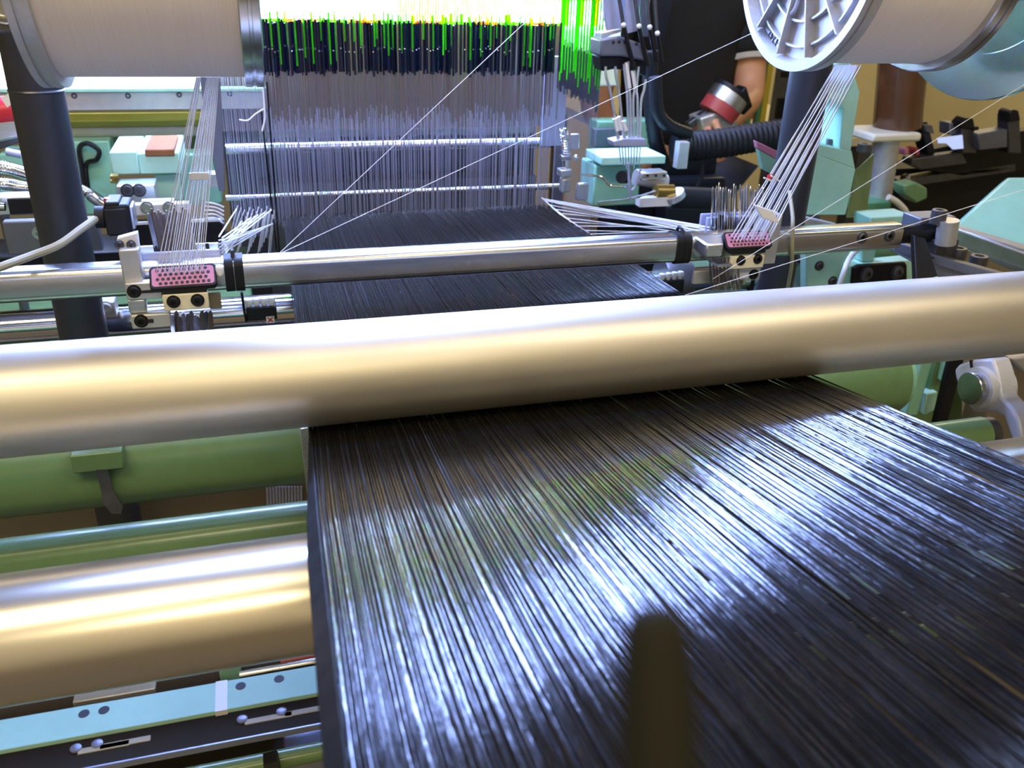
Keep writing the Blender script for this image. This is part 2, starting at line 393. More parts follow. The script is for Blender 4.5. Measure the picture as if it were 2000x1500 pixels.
# ================================================================== spools
def spool(name, label, x0, x1, yc, zc, R, rb, th, face_side, group=None, ribs=True):
    t = thing(name, label, 'spool', ((x0+x1)/2, yc, zc-R), group)
    for s, xo in ((1,x0),(-1,x1)):                     # outer face at xo, inward direction s
        rec = .012
        if s == 1 and ribs:
            prof = [(rec,.0),(rec,R*.90),(0,R*.93),(0,R),(.006,R),(.0065,R*.985),(.009,R*.985),(.0095,R),(th,R),(th,rb*.6)]
        else:
            prof = [(0,0),(0,R*.93),(0,R*.99),(.001,R),(.007,R),(.0075,R*.985),(.010,R*.985),(.0105,R),(th-.001,R),(th,R*.99),(th,rb*.6)]
        fl = MB().lathe((xo,yc,zc),(s,0,0),prof,96).build('flange','cast' if (s == 1 and ribs) else 'steel',t,angle=25)
        if s == 1 and ribs:
            hub = MB().lathe((xo,yc,zc),(1,0,0),[(rec,.030),(.002,.028),(.0,.026),(.0,.019),(.02,.018)],40); hub.build('hub','cast',fl)
            RA = 360/13
            for k in range(13):
                a = math.radians(-105+k*RA); dr = V((0,math.cos(a),math.sin(a))); sd = V((0,-math.sin(a),math.cos(a)))
                c = V((xo+.007,yc,zc))+dr*(.026+R*.90)/2
                MB().obox(c, (.006,0,0), dr*((R*.90-.026)/2), sd*.0014).build('rib','cast',fl,.0006)
            for rr in (R*.60, R*.80):
                for k in range(13):
                    a0 = math.radians(-105+k*RA+2); a1 = math.radians(-105+(k+1)*RA-2)
                    arc = [a0+(a1-a0)*i/8 for i in range(9)]
                    q = [(xo+.006,yc+(rr-.0012)*math.cos(a),zc+(rr-.0012)*math.sin(a)) for a in arc]+[(xo+.006,yc+(rr+.0012)*math.cos(a),zc+(rr+.0012)*math.sin(a)) for a in reversed(arc)]
                    MB().prism(q,(.007,0,0)).build('ring_rib','cast',fl)
            a = math.radians(-78); dr = V((0,math.cos(a),math.sin(a))); sd = V((0,-math.sin(a),math.cos(a)))
            MB().tube([V((xo+.005,yc,zc))+dr*(R*.44+.016*math.cos(q*math.pi/8))+sd*.008*math.sin(q*math.pi/8) for q in range(17)],.0022,8).build('slot_boss','cast',fl)
            a = math.radians(-105+1.5*RA+1.5+RA*-.08); dr = V((0,math.cos(a),math.sin(a))); sd = V((0,-math.sin(a),math.cos(a)))
            return_t = text_on('F-1242', V((xo+rec-.0006,yc,zc))+dr*R*.868, sd, dr, .0125, 'hole', fl, 'stamped_number')
    MB().lathe((x0+th,yc,zc),(1,0,0),[(0,rb),(x1-x0-2*th,rb)],96).build('yarn_body','yarn_body',t)
    return t
SY = .935
spool('yarn_spool','big white yarn spool at upper left with narrow steel flanges',-.172,.020,SY,.016,.133,.1237,.018,1)
spool('yarn_spool','big white yarn spool at upper right showing its ribbed silver end',.60,.785,SY,.031,.133,.124,.020,1)
t = thing('disc_spool','large plain silver disc end of a spool at the right edge','spool',(.93,.93,-.134))
MB().lathe((.85,.93,.054),(1,0,0),[(.001,0),(.001,.135),(.0,.136),(.0,.187),(.001,.188),(.006,.188),(.006,.10)],96).build('flange','mirror',t,angle=25)
MB().lathe((.856,.93,.054),(1,0,0),[(0,.10),(.2,.10)],64).build('yarn_body','yarn_body',t)
MB().lathe((1.056,.93,.054),(1,0,0),[(0,.188),(.006,.188)],96).build('flange','mirror',t,angle=25)
t = thing('spool_axle','steel axle above the loom that carries the spools','axle',(.4,SY,.03))
MB().cyl((-.32,SY,.031),(1.2,SY,.031),.012,seg=24).build('shaft','steel',t)
for x in (-.235,.813):
    MB().box(x-.02,x+.02,SY-.02,1.2,.20,.235).build('arm','post',t,.003); MB().box(x-.008,x+.008,SY-.012,SY+.012,.02,.235).build('hanger','post',t)
o = thing('bearing_block','dark metal bearing block at the upper left corner','bearing',at(5,85,.9)); pbox(MB(),-40,-60,16,66,.86,.05).build('block','steel_dark',o,.003); bolt(8,16,.862,.012,o,'steel',.006)

# ================================================================== harness and work light
HY = 1.613
t = thing('light_panel','blazing white work-light panel behind the harness','lamp',(.15,1.78,-.225))
MB().box(.0,.74,1.775,1.780,-.106,.44).build('diffuser','panel',t); MB().box(-.46,-.003,1.775,1.780,-.218,-.10).build('glowing_beam','beam_glow',t); MB().box(-.46,-.003,1.775,1.780,.10,.44).build('diffuser','panel',t)  # lower left strip glows in place of a lit white beam cover
MB().box(-.47,.75,1.7805,1.82,-.225,.45).build('housing','white',t,.003)
hx0, hx1 = at(520,230,HY).x, at(1080,230,HY).x
t = thing('harness','jacquard harness of hanging heald wires with dark blue upper sleeves','harness',((hx0+hx1)/2,HY,-.44))
ztop = lambda x: -.0956+random.uniform(-.003,.003)
NW = 232; wires = []
wsrc = MB().cyl((0,0,-.44),(0,0,-.10),.0008,seg=5).build('heald_wire','wire',t)
ssrc = [MB().cyl((0,0,-.178-.0012*k),(0,0,-.0956-.001*k),.0021,seg=6).build('sleeve','navy',t) for k in range(4)]
bsrc = [MB().cyl((0,0,-.238-.006*k),(0,0,-.178),.0011,seg=5).build('lower_sleeve','wirebrown',t) for k in range(5)]
gsrc = [MB().cyl((0,0,-.125-.014*k),(0,0,-.086),.0014,seg=6).build('green_sleeve','greencord',t) for k in range(4)]
dsrc = MB().sphere((0,0,-.142),.0016,8,5).build('bead','chrome',t)
P0 = ORG[t.name]
def put(srco, parent, x, y, dz=0, cache={}):
    key = srco.name
    if key not in cache: c = srco; cache[key] = ORG[srco.name].copy()
    else: c = srco.copy(); C.objects.link(c)
    o_ = cache[key]; c.parent = parent; w_ = o_+V((x,y,dz)); ORG[c.name] = w_; c.location = w_-ORG[parent.name]; return c
for i in range(NW):
    row = i % 4; x = hx0+(hx1-hx0)*(i+random.uniform(-.3,.3))/NW; y = HY-.03+random.uniform(0,.06); dz = random.uniform(-.004,.004)
    wv = put(wsrc, t, x, y, dz)
    if i % 6 == 2 or (i > 70 and i % 9 == 4): put(random.choice(gsrc), wv, x, y-.002, dz)
    put(random.choice(ssrc), wv, x+random.uniform(-.0006,.0006), y, dz)
    put(random.choice(bsrc), wv, x, y, dz)
    if i % 2 == 0: put(dsrc, wv, x, y-.001, dz)
# cords above the sleeves, up to the comber board over the frame
cpr = [(-.10,.0009),(-.060,.0009),(-.054,.0024),(.10,.0024)]
cg = MB().lathe((0,0,0),(0,0,1),cpr,6).build('green_cord','limecord',t); ca = MB().lathe((0,0,0),(0,0,1),cpr,6).build('amber_cord','ambercord',t)
for i in range(290): put(cg if (i//22) % 2 else ca, t, hx0-.06+(hx1-hx0+.17)*i/290, HY+.004*(i % 2))
MB().box(hx0-.08,hx1+.14,HY-.05,HY+.06,.10,.11).build('comber_board','beige',t)
# right-hand side of the harness: receding row of sleeves with long green cords
t2 = thing('side_harness','receding row of neon green cords with dark sleeves right of the harness','harness',(at(1125,200,1.5).x,1.56,-.43))
ws2 = MB().cyl((0,0,-.43),(0,0,-.10),.0005,seg=5).build('heald_wire','wire',t2)
gs2 = [MB().cyl((0,0,-.165-.012*k),(0,0,.09),.0016,seg=6).build('green_cord','greencord',t2) for k in range(3)]
ns2 = [MB().cyl((0,0,-.205-.005*k),(0,0,-.125-.004*k),.0014,seg=6).build('sleeve','navy',t2) for k in range(3)]
for i in range(30):
    f = i/29; u = 1090+f*82; y = 1.62-f*.16
    p = at(u,150,y); dz = -.012*f+random.uniform(-.006,.006)
    wv = put(ws2, t2, p.x, y, dz)
    if i % 2 == 0 or i % 5 == 1: put(random.choice(gs2), wv, p.x, y-.002, dz)
    put(random.choice(ns2), wv, p.x, y+.001, dz)
# left-hand side wires
t3 = thing('side_harness','loose row of thin steel wires left of the harness','harness',(at(480,350,1.6).x,1.62,-.46))
ws3 = MB().cyl((0,0,-.46),(0,0,-.10),.0005,seg=5).build('heald_wire','wire',t3)
for i in range(26): put(ws3, t3, at(446+i*3.1,330,1.62).x+random.uniform(-.001,.001), 1.60+.02*(i % 3), random.uniform(-.006,.006))
for (ua,va,ub,vb) in ((510,215,541,495),(521,160,546,500)):
    MB().cyl(at(ua,va,1.585),at(ub,vb,1.585),.0017,seg=6).build('black_cord','black_gloss',t3)
o = MB().tube(smooth_path([at(509,120,1.57),at(513,165,1.57),at(516,205,1.57),at(517,232,1.57),at(512,256,1.57)]),.0016,6).build('knotted_string','yarn')
tag(o,'white knotted string hanging beside the left flange','string')
MB().tube(smooth_path([at(515,213,1.568),at(500,222,1.568),at(484,235,1.568),at(467,234,1.568)]),.0014,6).build('loose_end','yarn',o)
# lit rods behind the wires
for lab, va, vb, r in (('upper bright steel rod behind the harness wires',291,277,.0105),('lower thin bright steel rod behind the harness wires',384,366,.0062)):
    a = at(441,va,1.70); b = at(1085,vb,1.70); zz = (a.z+b.z)/2
    o = MB().cyl((a.x,1.70,zz),(b.x+.01,1.70,zz),r,seg=24).build('reed_rod','chrome'); tag(o,lab,'rod')
# fell: little white knots where the warps meet the healds
# machine body behind the harness
t = thing('loom_back_panel','grey machine body seen through the harness wires','machine frame',(.3,1.9,FL))
MB().box(-.05,.62,1.76,1.772,-.30,-.104).build('upper_plate','wirebrown',t); MB().box(-.05,.62,1.92,2.0,FL,-.20).build('back_plate','gunmetal',t); MB().box(.02,.60,1.86,1.92,-.335,-.25).build('crossbeam','alu_matte',t,.004); MB().box(.02,.60,1.84,1.90,-.70,-.42).build('lower_plate','gunmetal',t)  # upper plate added as dark backing behind the sleeves, against panel glare

# ================================================================== white yarns (left)
def yarns(name, label, starts, ends, r, parent_loc, mid=None):
    t = thing(name, label, 'yarn', parent_loc)
    for a, b in zip(starts, ends): MB().cyl(a, b, r, seg=5).build('yarn','yarn',t)
    return t
PYL = 1.015                                  # plane of the left guide plate
st, en = [], []
for i in range(20):
    f = i/19
    if i < 5: u0, u1 = 384+i*2.0, 306+i*7
    else: u0, u1 = 405+(i-5)*1.6, 336+(i-5)*4.2
    st.append(at(u0,151,SY+.015+.01*(i%2))); en.append(at(u1,531+(i%4)*5,PYL))
yarns('yarn_bundle','fan of white yarns falling from the left spool to the pink plate',st,en,.00055,at(355,560,PYL))
st, en = [], []
for i in range(16):
    f = i/15; st.append(at(428+6*(i%3),462+f*36,1.10)); en.append(at(462+ (i*29)%74, 408+ (i*17)%56,1.58))
tb = yarns('yarn_bundle','white yarns fanning right from the left bracket into the harness',st,en,.0011,at(430,500,1.1))
for i in range(22):
    a = at(440+i*4.2,500-(i%5)*9,1.60); b = at(464+i*3.4,402+(i*13)%22,1.58); MB().cyl(a,b,.0009,seg=5).build('yarn','yarn',tb)
o = PB('yarn_comb',(369,338,408,352),.975,.004,'white'); tag(o,'small white comb across the left yarn fan','comb')

# ================================================================== guide plates with holes
def guide_plate(name, label, quad, tilt_y, hole_rows, parent_loc):
    """quad: pixel corners (tl, tr, br, bl); tilt_y: depth of top and bottom edges"""
    t = thing(name, label, 'guide plate', parent_loc)
    q = [at(*quad[0],tilt_y[0]),at(*quad[1],tilt_y[0]),at(*quad[2],tilt_y[1]),at(*quad[3],tilt_y[1])]
    X = ((q[1]-q[0])+(q[2]-q[3])).normalized(); Yv = ((q[0]-q[3])+(q[1]-q[2])); Yv = (Yv-X*Yv.dot(X)).normalized(); N = X.cross(Yv)
    c = sum(q, V((0,0,0)))/4; hw = ((q[1]-q[0]).length+(q[2]-q[3]).length)/4; hh = ((q[0]-q[3]).length+(q[1]-q[2]).length)/4
    def rr(hw, hh, r, off):
        return [c+X*a+Yv*b+N*off for a, b in [(sx*(hw-r)+r*math.cos(math.radians(a0+k*15)), sy*(hh-r)+r*math.sin(math.radians(a0+k*15))) for sx, sy, a0 in ((1,1,0),(-1,1,90),(-1,-1,180),(1,-1,270)) for k in range(7)]]
    MB().prism(rr(hw,hh,hh*.35,0), N*-.008).build('rubber_frame','rubber',t,.001)
    pl = MB().prism(rr(hw*.93,hh*.80,hh*.25,.0004), N*-.003).build('plate','pink',t)
    mb = MB(); n = hole_rows[1]
    for r_ in range(hole_rows[0]):
        for k in range(n):
            p = c+X*(hw*.80*(2*(k+.25+.5*(r_%2))/n-1))+Yv*(hh*.58*(1-2*r_/(hole_rows[0]-1)))
            mb.cyl(p+N*.0005,p+N*.0009,hole_rows[2],seg=10)
    h = mb.build('punched_holes','hole',pl); h['kind'] = 'stuff'
    return t, c, X, Yv, N, hw, hh
gl = guide_plate('guide_plate','pink perforated yarn plate in a black rubber frame, left one',((289,521),(420,513),(425,556),(294,566)),(1.022,1.000),(4,10,.0019),at(355,566,1.0))
gr = guide_plate('guide_plate','pink perforated yarn plate in a black rubber frame, right one',((1411,453),(1502,449),(1509,482),(1421,487)),(1.022,1.004),(4,10,.0016),at(1460,490,1.0))

# ================================================================== left bracket
t = thing('guide_bracket','silver clamp bracket with black screws holding the left pink plate','bracket',at(270,640,1.02))
PB('upright',(236,487,276,556),1.018,.02,'alu_matte',t,.002)
o = MB().prism([at(228,466,1.03),at(268,455,1.03),at(272,487,1.03),at(232,496,1.03)],(0,.012,0)).build('top_tab','white',t,.001)
for u in (233,256): bolt(u,478,1.028,.004,t,'steel_dark',.003,'screw')
PB('arm',(245,552,316,585),1.010,.012,'alu_matte',t,.0015); bolt(262,569,1.010,.0062,t,'black',.006)
PB('block',(250,585,286,612),1.014,.014,'alu',t,.002)
PB('lower_arm',(256,614,334,641),1.010,.012,'alu_matte',t,.0015); bolt(276,627,1.010,.0062,t,'black',.006)
PB('slot',(270,567,318,572),1.0085,.001,'hole',t,0); PB('slot',(284,624,300,631),1.0085,.001,'hole',t,0)
PB('plate_holder',(318,574,408,606),1.000,.012,'cream',t,.0015)
for u in (339,386): bolt(u,589 if u < 360 else 586,1.000,.0060,t,'black',.006)
PB('dark_base',(316,562,404,578),1.002,.012,'rubber',t,.001)
PB('side_clip',(421,520,436,542),1.012,.01,'white',t,.003); PB('side_plate',(408,574,432,604),1.012,.006,'brownboard',t,.001)
PB('tray_back',(270,478,428,494),1.085,.004,'alu',t,.001); PB('tray_front',(276,490,432,518),1.060,.004,'lavender',t,.002); PB('tray_floor',(270,517,432,520),1.06,.03,'alu_matte',t,0)
for u in (302,404): MB().cyl(at(u,476,1.072),at(u+8,520,1.058),.0022,seg=8).build('divider','black',t)
# drop wires
def dropwires(name, label, n, uf, vt, vb, y, m, lean=8, wd=1):
    t = thing(name, label, 'wires', at((uf[0]+uf[1])/2, vb, y))
    for i in range(n):
        u = uf[0]+(uf[1]-uf[0])*i/max(1,n-1)+random.uniform(-2,2); a = at(u+lean, vb, y); b = at(u, vt+random.uniform(0,14), y+random.uniform(-.02,.02))
        d = (b-a); X = V((.0012,-.0012,0)); yy = V((.0022,.0024,0))*wd
        L_ = d.length; dn = d.normalized()
        pts = [a-yy, a+yy, b+yy*.9-dn*.006, b+yy*.3, b-yy*.3, b-yy*.9-dn*.006]
        MB().prism([p-X*.3 for p in pts], X*.6).build('drop_wire', m if i % 3 else 'steel', t)
    return t
dropwires('drop_wires','flat steel drop wires standing in the left bracket',13,(290,362),404,512,1.075,'wirebrown',22,1.0)
dropwires('drop_wires','lower ends of drop wires hanging under the left bracket',11,(336,408),604,652,1.06,'wirebrown',4,1.3)
dropwires('drop_wires','tall cluster of flat steel drop wires in the right bracket',20,(1394,1490),356,452,1.075,'steel',-2,1.5)
dropwires('drop_wires','dark lower ends of drop wires hanging under the right bracket',12,(1388,1440),498,566,1.022,'wirebrown',4,1.2)

# ================================================================== right bracket
t = thing('guide_bracket','silver clamp bracket holding the right pink plate beside the bar end','bracket',at(1450,560,1.02))
MB().prism([atz(1355,461,-.324),atz(1380,477,-.324),atz(1413,476,-.324),atz(1413,464,-.324),atz(1392,458,-.324)],(0,0,-.018)).build('holder_block','alu',t,.0025)
PB('upright',(1490,420,1522,516),1.02,.03,'alu_matte',t,.002)
PB('front_plate',(1428,500,1492,524),1.004,.006,'cream',t,.001)
for u in (1447,1480): bolt(u,509 if u < 1460 else 506,1.004,.0055,t,'black',.004)
PB('bent_tab',(1402,516,1430,521),1.0,.03,'alu',t,0)
PB('dark_base',(1430,484,1496,496),1.006,.02,'rubber',t,.001)
PB('lower_arm',(1356,526,1484,551),1.03,.006,'alu_matte',t,.001); bolt(1472,536,1.03,.006,t,'black',.005); PB('slot',(1440,532,1462,543),1.0295,.001,'white',t,0)
PB('tray_back',(1368,415,1480,445),1.10,.004,'lavender',t,.003); PB('tray_front',(1380,422,1490,450),1.08,.004,'lavender',t,.003)
MB().cyl(at(1410,420,1.076),at(1404,458,1.074),.0028,seg=8).build('divider','black',t)
MB().cyl(at(1450,555,1.03),at(1450,545,1.03),.004,seg=12).build('stud','steel',t)
PB('cable_tie',(1516,444,1524,460),1.03,.006,'white',t,.002)

# white yarns (right)
st, en = [], []
for i in range(17):
    f = i/16; st.append(at(1636+f*46-(i%2)*6,127,SY+.02)); en.append(at(1429+f*74,462+(i%4)*5,PYL-.003))
yarns('yarn_bundle','band of white yarns slanting from the right spool to the right pink plate',st,en,.0007,at(1465,480,PYL))
o = MB().obox(at(1497,418,.985),(at(1515,424,.985)-at(1480,412,.985))/2,(0,.004,0),(at(1490,405,.985)-at(1503,430,.985))/2).build('yarn_comb','white',None,.001); tag(o,'white plastic clip across the right yarn band','comb')
t = thing('yarn_separator','thin white wire comb with a red stop on the right yarns','comb',at(1508,350,.98))
for k in range(2): MB().cyl(at(1492+k*14,347-k*4,.97),at(1508+k*14,354-k*0,.97),.0011,seg=6).build('pin','white',t)
MB().cyl(at(1500,345,.975),at(1507,345,.975),.003,seg=10).build('red_stop','red',t)
st, en = [], []
for i in range(18):
    f = i/17; e_ = f if i % 2 else f*.35; st.append(at(1060+ (f*80 if i%2 else f*30), 388+e_*70 if i%2 else 388+f*10, 1.56-.18*e_)); en.append(at(1368+ (i%4)*9, 440+(i*7)%22, 1.075))
yarns('yarn_bundle','white yarns stretched left from the right bracket to the harness',st,en,.0008,at(1380,460,1.07))
st, en = [], []
for i in range(12): st.append(at(1058+i*2,386+i*2,1.58)); en.append(at(1095+i*5,420+i*3.2,1.40))
yarns('yarn_bundle','short white edge yarns where the warp meets the harness on the right',st,en,.0006,at(1120,450,1.4))

# ================================================================== single threads
for lab, a, b in (('thin white thread running up across the harness to the centre top',at(543,497,1.07),at(1120,-45,1.15)),
                  ('thin white thread crossing the harness to the right spool',at(543,497,1.07),at(1490,55,1.12)),
                  ('upper thin white thread on the right, crossing the silver disc',at(1392,545,1.0),at(2060,128,.80)),
                  ('lower thin white thread on the right, crossing the mint cover',at(1320,582,1.0),at(2060,352,.82))):
    o = MB().cyl(a,b,.00038,seg=6).build('thread','yarn'); tag(o,lab,'thread')

# ================================================================== sensors on the warp edges
def sensor(label, u, v, y, n, step, lab):
    t = thing('warp_sensor', label, 'sensor', at(u+30,v+30,y))
    PB('body',(u,v+10,u+n*step,v+36),y,.02,'black',t,.0015)
    for i in range(n):
        p = at(u+step*(i+.5)-2, v+12-i*1.5, y+.006); MB().lathe(p,(0,0,1),[(0,.0028),(.005,.0028),(.0055,.0046),(.009,.0052),(.012,.0042),(.013,0)],14).build('pin_head','white',t)
    if lab:
        lb = PB('label',(520,618,536,631),y-.0006,.0005,'white',t,0)
        for s in (-1,1):
            c = at(528,624.5,y-.0012); MB().obox(c,(.0032,0,.0032*s),(0,.0003,0),(-.0005*s,0,.0005)).build('printed_cross','red',lb)
    return t
sensor('black sensor with four white pins and a red cross label, left of the warp',481,590,1.09,4,15,True)
sensor('black sensor with white pins at the right edge of the warp',1288,538,1.10,4,12,False)
MB_ = MB().tube([at(472,570,1.07),at(476,600,1.085),at(481,628,1.09)],.0016,6).build('sensor_cable','black'); tag(MB_,'black cable running from the left rubber band to the sensor','cable')
o = MB().lathe(at(1290,545,1.30),(1,0,0),[(0,0),(0,.035),(.004,.037),(.045,.037),(.05,.034),(.05,0)],40).build('end_drum','gunmetal'); tag(o,'round grey drum end under the right end of the bar','drum')

# ================================================================== left background machine
t = thing('limit_switch','black switch box with two red caps beside the left post','switch',at(235,465,1.12))
PB('body',(206,400,256,462),1.10,.04,'black',t,.003); PB('step',(203,395,232,405),1.10,.04,'black',t,.002)
PB('front_cover',(205,408,250,460),1.098,.004,'rubber',t,.002); PB('side_plate',(250,404,262,448),1.105,.03,'steel',t,.001)
MB().cyl(at(213,397,1.12),at(213,387,1.12),.006,seg=16).build('red_cap','red',t); MB().cyl(at(239,402,1.12),at(239,393,1.12),.006,seg=16).build('red_cap','red',t)
MB().cyl(at(226,404,1.12),at(226,392,1.12),.006,seg=16).build('clear_cap','white',t)
MB().cyl(at(205,424,1.115),at(187,424,1.115),.013,seg=24).build('cable_gland','rubber',t)
o = MB().tube(smooth_path([at(192,424,1.11),at(160,446,1.08),at(115,478,1.05),at(60,500,1.03),at(0,522,1.0),at(-60,545,.98)]),.0045,10).build('switch_cable','beige'); tag(o,'beige cable curving left from the switch across the post','cable')
t = thing('machine_bed','mint green machine bed in the left background','machine frame',(-.3,1.9,FL))
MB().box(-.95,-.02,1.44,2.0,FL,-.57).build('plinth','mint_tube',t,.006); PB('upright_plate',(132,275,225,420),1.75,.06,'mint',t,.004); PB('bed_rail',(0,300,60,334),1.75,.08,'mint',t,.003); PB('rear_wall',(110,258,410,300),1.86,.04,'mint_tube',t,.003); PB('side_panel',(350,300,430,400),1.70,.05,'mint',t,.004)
t = thing('mint_block','mint green casting with a copper tray in the left background','casting',at(285,385,1.5))
def pbox_top(name, u0, v0, u1, v1, y, vback, m, parent, bevel=.001):
    um = (u0+u1)/2; z1 = at(um,v0,y).z; yb = atz(um,vback,z1).y
    x0 = at(u0,(v0+v1)/2,y).x; x1 = at(u1,(v0+v1)/2,y).x; z0 = at(um,v1,y).z
    return MB().box(x0,x1,y,yb,z0,z1).build(name,m,parent,bevel)
pbox_top('left_block',216,297,270,341,1.48,266,'mint_pale',t,.002); pbox_top('right_block',270,299,352,340,1.485,264,'mint_pale',t,.002)
pbox_top('copper_tray',283,292,341,306,1.483,264,'copper',t,.002)
pbox_top('stem',305,340,352,392,1.50,335,'mint_pale',t,.002)
t = thing('screw_block','silver block with two hex screws below the mint casting','block',at(265,400,1.42))
pbox_top('body',229,362,305,400,1.42,348,'alu',t,.002)
for u in (249,272): bolt(u,372,1.42,.008,t,'steel_dark',.005)
PB('shim',(215,344,230,350),1.45,.02,'brass',t,0); PB('shim',(215,353,230,358),1.45,.02,'brass',t,0)
t = thing('white_plate','white plate with round screws behind the left drop wires','plate',at(310,420,1.35))
pbox_top('plate',258,398,372,420,1.35,393,'white',t,.002); pbox_top('upper_plate',276,391,340,396,1.38,387,'white',t,.001)
for u in (287,330): bolt(u,406,1.35,.0075,t,'steel',.005)
t = thing('dark_slide','black machine slide behind the left bracket','machine part',at(330,470,1.5))
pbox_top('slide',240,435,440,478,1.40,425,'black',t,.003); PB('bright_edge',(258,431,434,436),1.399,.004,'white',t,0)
for i in range(5):
    MB().tube(smooth_path([at(400,395+i*8,1.36),at(420,398+i*7,1.37),at(436,404+i*8,1.39)]),.0016,6).build('white_cable','white',t)
t = thing('bearing_housing','grey machined block with an open pocket left of the post','block',at(40,420,1.4))
pbox_top('body',-30,384,76,421,1.42,374,'alu',t,.002); PB('pocket',(16,388,70,418),1.418,.003,'black',t,.001); MB().cyl(at(-4,404,1.40),at(10,404,1.40),.006,seg=16).build('pin','chrome',t)
t = thing('grey_block','dark grey steel block with one bolt behind the left post','block',at(100,498,1.33))
pbox_top('body',9,430,196,495,1.32,424,'gunmetal',t,.002); bolt(77,455,1.32,.0075,t,'steel',.006)
o = pbox(MB(),-40,498,240,540,1.36,.10).build('base_ledge','black',None,.002); tag(o,'black ledge under the grey steel block','ledge')
def conduit(label, path, r):
    P = smooth_path(path, 10); rs = []; Q = []
    for i, p in enumerate(P):
        for k in range(2):
            if i == len(P)-1 and k: break
            q = p if k == 0 else (p+P[i+1])/2
            Q.append(q); rs.append(r*(1.0 if k == 0 else .84))
    o = MB().tube(Q, rs, 14).build('flexible_conduit','chrome'); tag(o,label,'conduit'); return o
conduit('bright ribbed steel conduit at the far left, upper one',[at(-30,322,1.5),at(20,330,1.5),at(60,342,1.5),at(100,352,1.5)],.0115)
conduit('dark ribbed steel conduit at the far left, lower one',[at(-30,358,1.48),at(20,362,1.48),at(55,368,1.48),at(90,366,1.48)],.0125)
conduit('ribbed steel conduit dropping right of the left post',[at(150,368,1.5),at(175,380,1.5),at(195,394,1.48),at(225,412,1.45)],.010)
o = MB().tube(smooth_path([at(168,385,1.745),at(160,330,1.745),at(155,290,1.745),at(172,280,1.74),at(193,294,1.74),at(188,312,1.74),at(168,322,1.745),at(172,370,1.745)]),.0045,8).build('cable_loop','black_gloss'); tag(o,'black cable loop right of the left post','cable')
t = thing('back_beam','grey aluminium beam with screws in the left background','beam',at(300,215,1.73))
PB('beam',(-30,180,524,215),1.73,.03,'alu_matte',t,.001)
for u, v in ((145,187),(250,187),(350,185),(449,183)): bolt(u,v,1.73,.004,t,'steel_dark',.003,'screw')
PB('cap_strip',(-30,173,524,180),1.722,.03,'mint_pale',t,.001)
o = PB('scale_strip',(112,221,402,235),1.76,.01,'yellow'); tag(o,'yellow strip under the grey back beam','strip')
o = PB('olive_rail',(112,236,402,247),1.78,.02,'olive'); tag(o,'olive rail under the yellow strip','rail')  # rail in its own olive colour
a = at(112,257,1.80); b = at(402,253,1.80)
o = MB().cyl((a.x,1.80,a.z),(b.x,1.80,a.z),.0115,seg=32).build('cream_roller','cream'); tag(o,'cream roller in the left background under the olive rail','roller')
o = MB().prism([at(390,150,1.53),at(430,150,1.53),at(436,260,1.53),at(440,372,1.53),at(428,374,1.53),at(404,258,1.53)],(0,.008,0)).build('slide_plate','gunmetal',None,.001); tag(o,'slanted grey plate behind the left white yarns','plate')
o = PB('pin_block',(405,340,434,366),1.56,.03,'alu_matte'); tag(o,'small grey block at the lower end of the slanted plate','block')
t = thing('hand_tool','red and silver air tool with a white label at the left edge','tool',at(10,290,1.6))
MB().cyl(at(-30,222,1.6),at(34,216,1.6),.024,seg=28).build('red_grip','red',t)
MB().prism([at(2,192,1.57),at(18,181,1.57),at(28,200,1.57),at(14,210,1.57)],(0,.002,0)).build('label','cream',t)
MB().obox(at(10,252,1.6),(at(44,244,1.6)-at(-24,258,1.6))/2,(0,.02,0),(0,0,.015)).build('silver_body','alu',t,.003)
MB().obox(at(10,276,1.6),(at(44,264,1.6)-at(-24,288,1.6))/2,(0,.012,0),(0,0,.008)).build('lower_bar','steel_dark',t,.002)
MB().cyl(at(12,296,1.55),at(42,302,1.55),.006,seg=14).build('nozzle','lavender',t); MB().cyl(at(-22,285,1.6),V((at(-22,285,1.6).x,1.6,-.57)),.008,seg=12).build('stand_rod','steel_dark',t)

# ================================================================== right background: feeder
t = thing('yarn_feeder','weft selector with fanned blue-grey levers, black collar and steel needles','feeder',at(1230,300,1.45))
FY = 1.42
def poly(name, pts, y, d, m, bev=.001): return MB().prism([at(u,v,y) for u, v in pts],(0,d,0)).build(name,m,t,bev)
poly('lever',[(1177,-30),(1214,-30),(1216,55),(1186,60),(1179,20)],FY,.008,'lavender')
poly('lever',[(1205,-30),(1232,-30),(1221,30),(1218,52),(1208,10)],FY+.02,.008,'lavender')
poly('lever',[(1224,-30),(1238,-30),(1248,60),(1225,66),(1221,30)],FY-.01,.008,'lavender')
poly('lever',[(1236,-30),(1268,-30),(1252,40),(1245,25)],FY+.015,.008,'lavender')
poly('lever',[(1252,-30),(1272,-30),(1266,72),(1258,72),(1250,25)],FY+.005,.008,'gunmetal')
poly('lever',[(1282,-30),(1322,-30),(1295,88),(1286,88)],FY+.02,.008,'black')
for i, (ua, va, ub, vb) in enumerate(((1205,-30,1217,46),(1236,-30,1247,48),(1261,-30,1268,50),(1276,-30,1283,62))):
    MB().cyl(at(ua,va,FY-.02),at(ub,vb,FY-.02),.003,seg=10).build('rod','steel_dark',t); MB().sphere(at(ub+1,vb+3,FY-.022),.0042,12,8).build('ball_tip','white',t)
    MB().cyl(at(ub+1,vb+6,FY-.02),at(ub+22-i*4,vb+90-i*10,FY-.01),.0035,seg=10).build('push_rod','black',t)
MB().prism([at(1175,64,FY),at(1213,56,FY),at(1214,62,FY),at(1190,70,FY),at(1175,78,FY)],(0,.03,0)).build('top_plate','alu',t,.001)
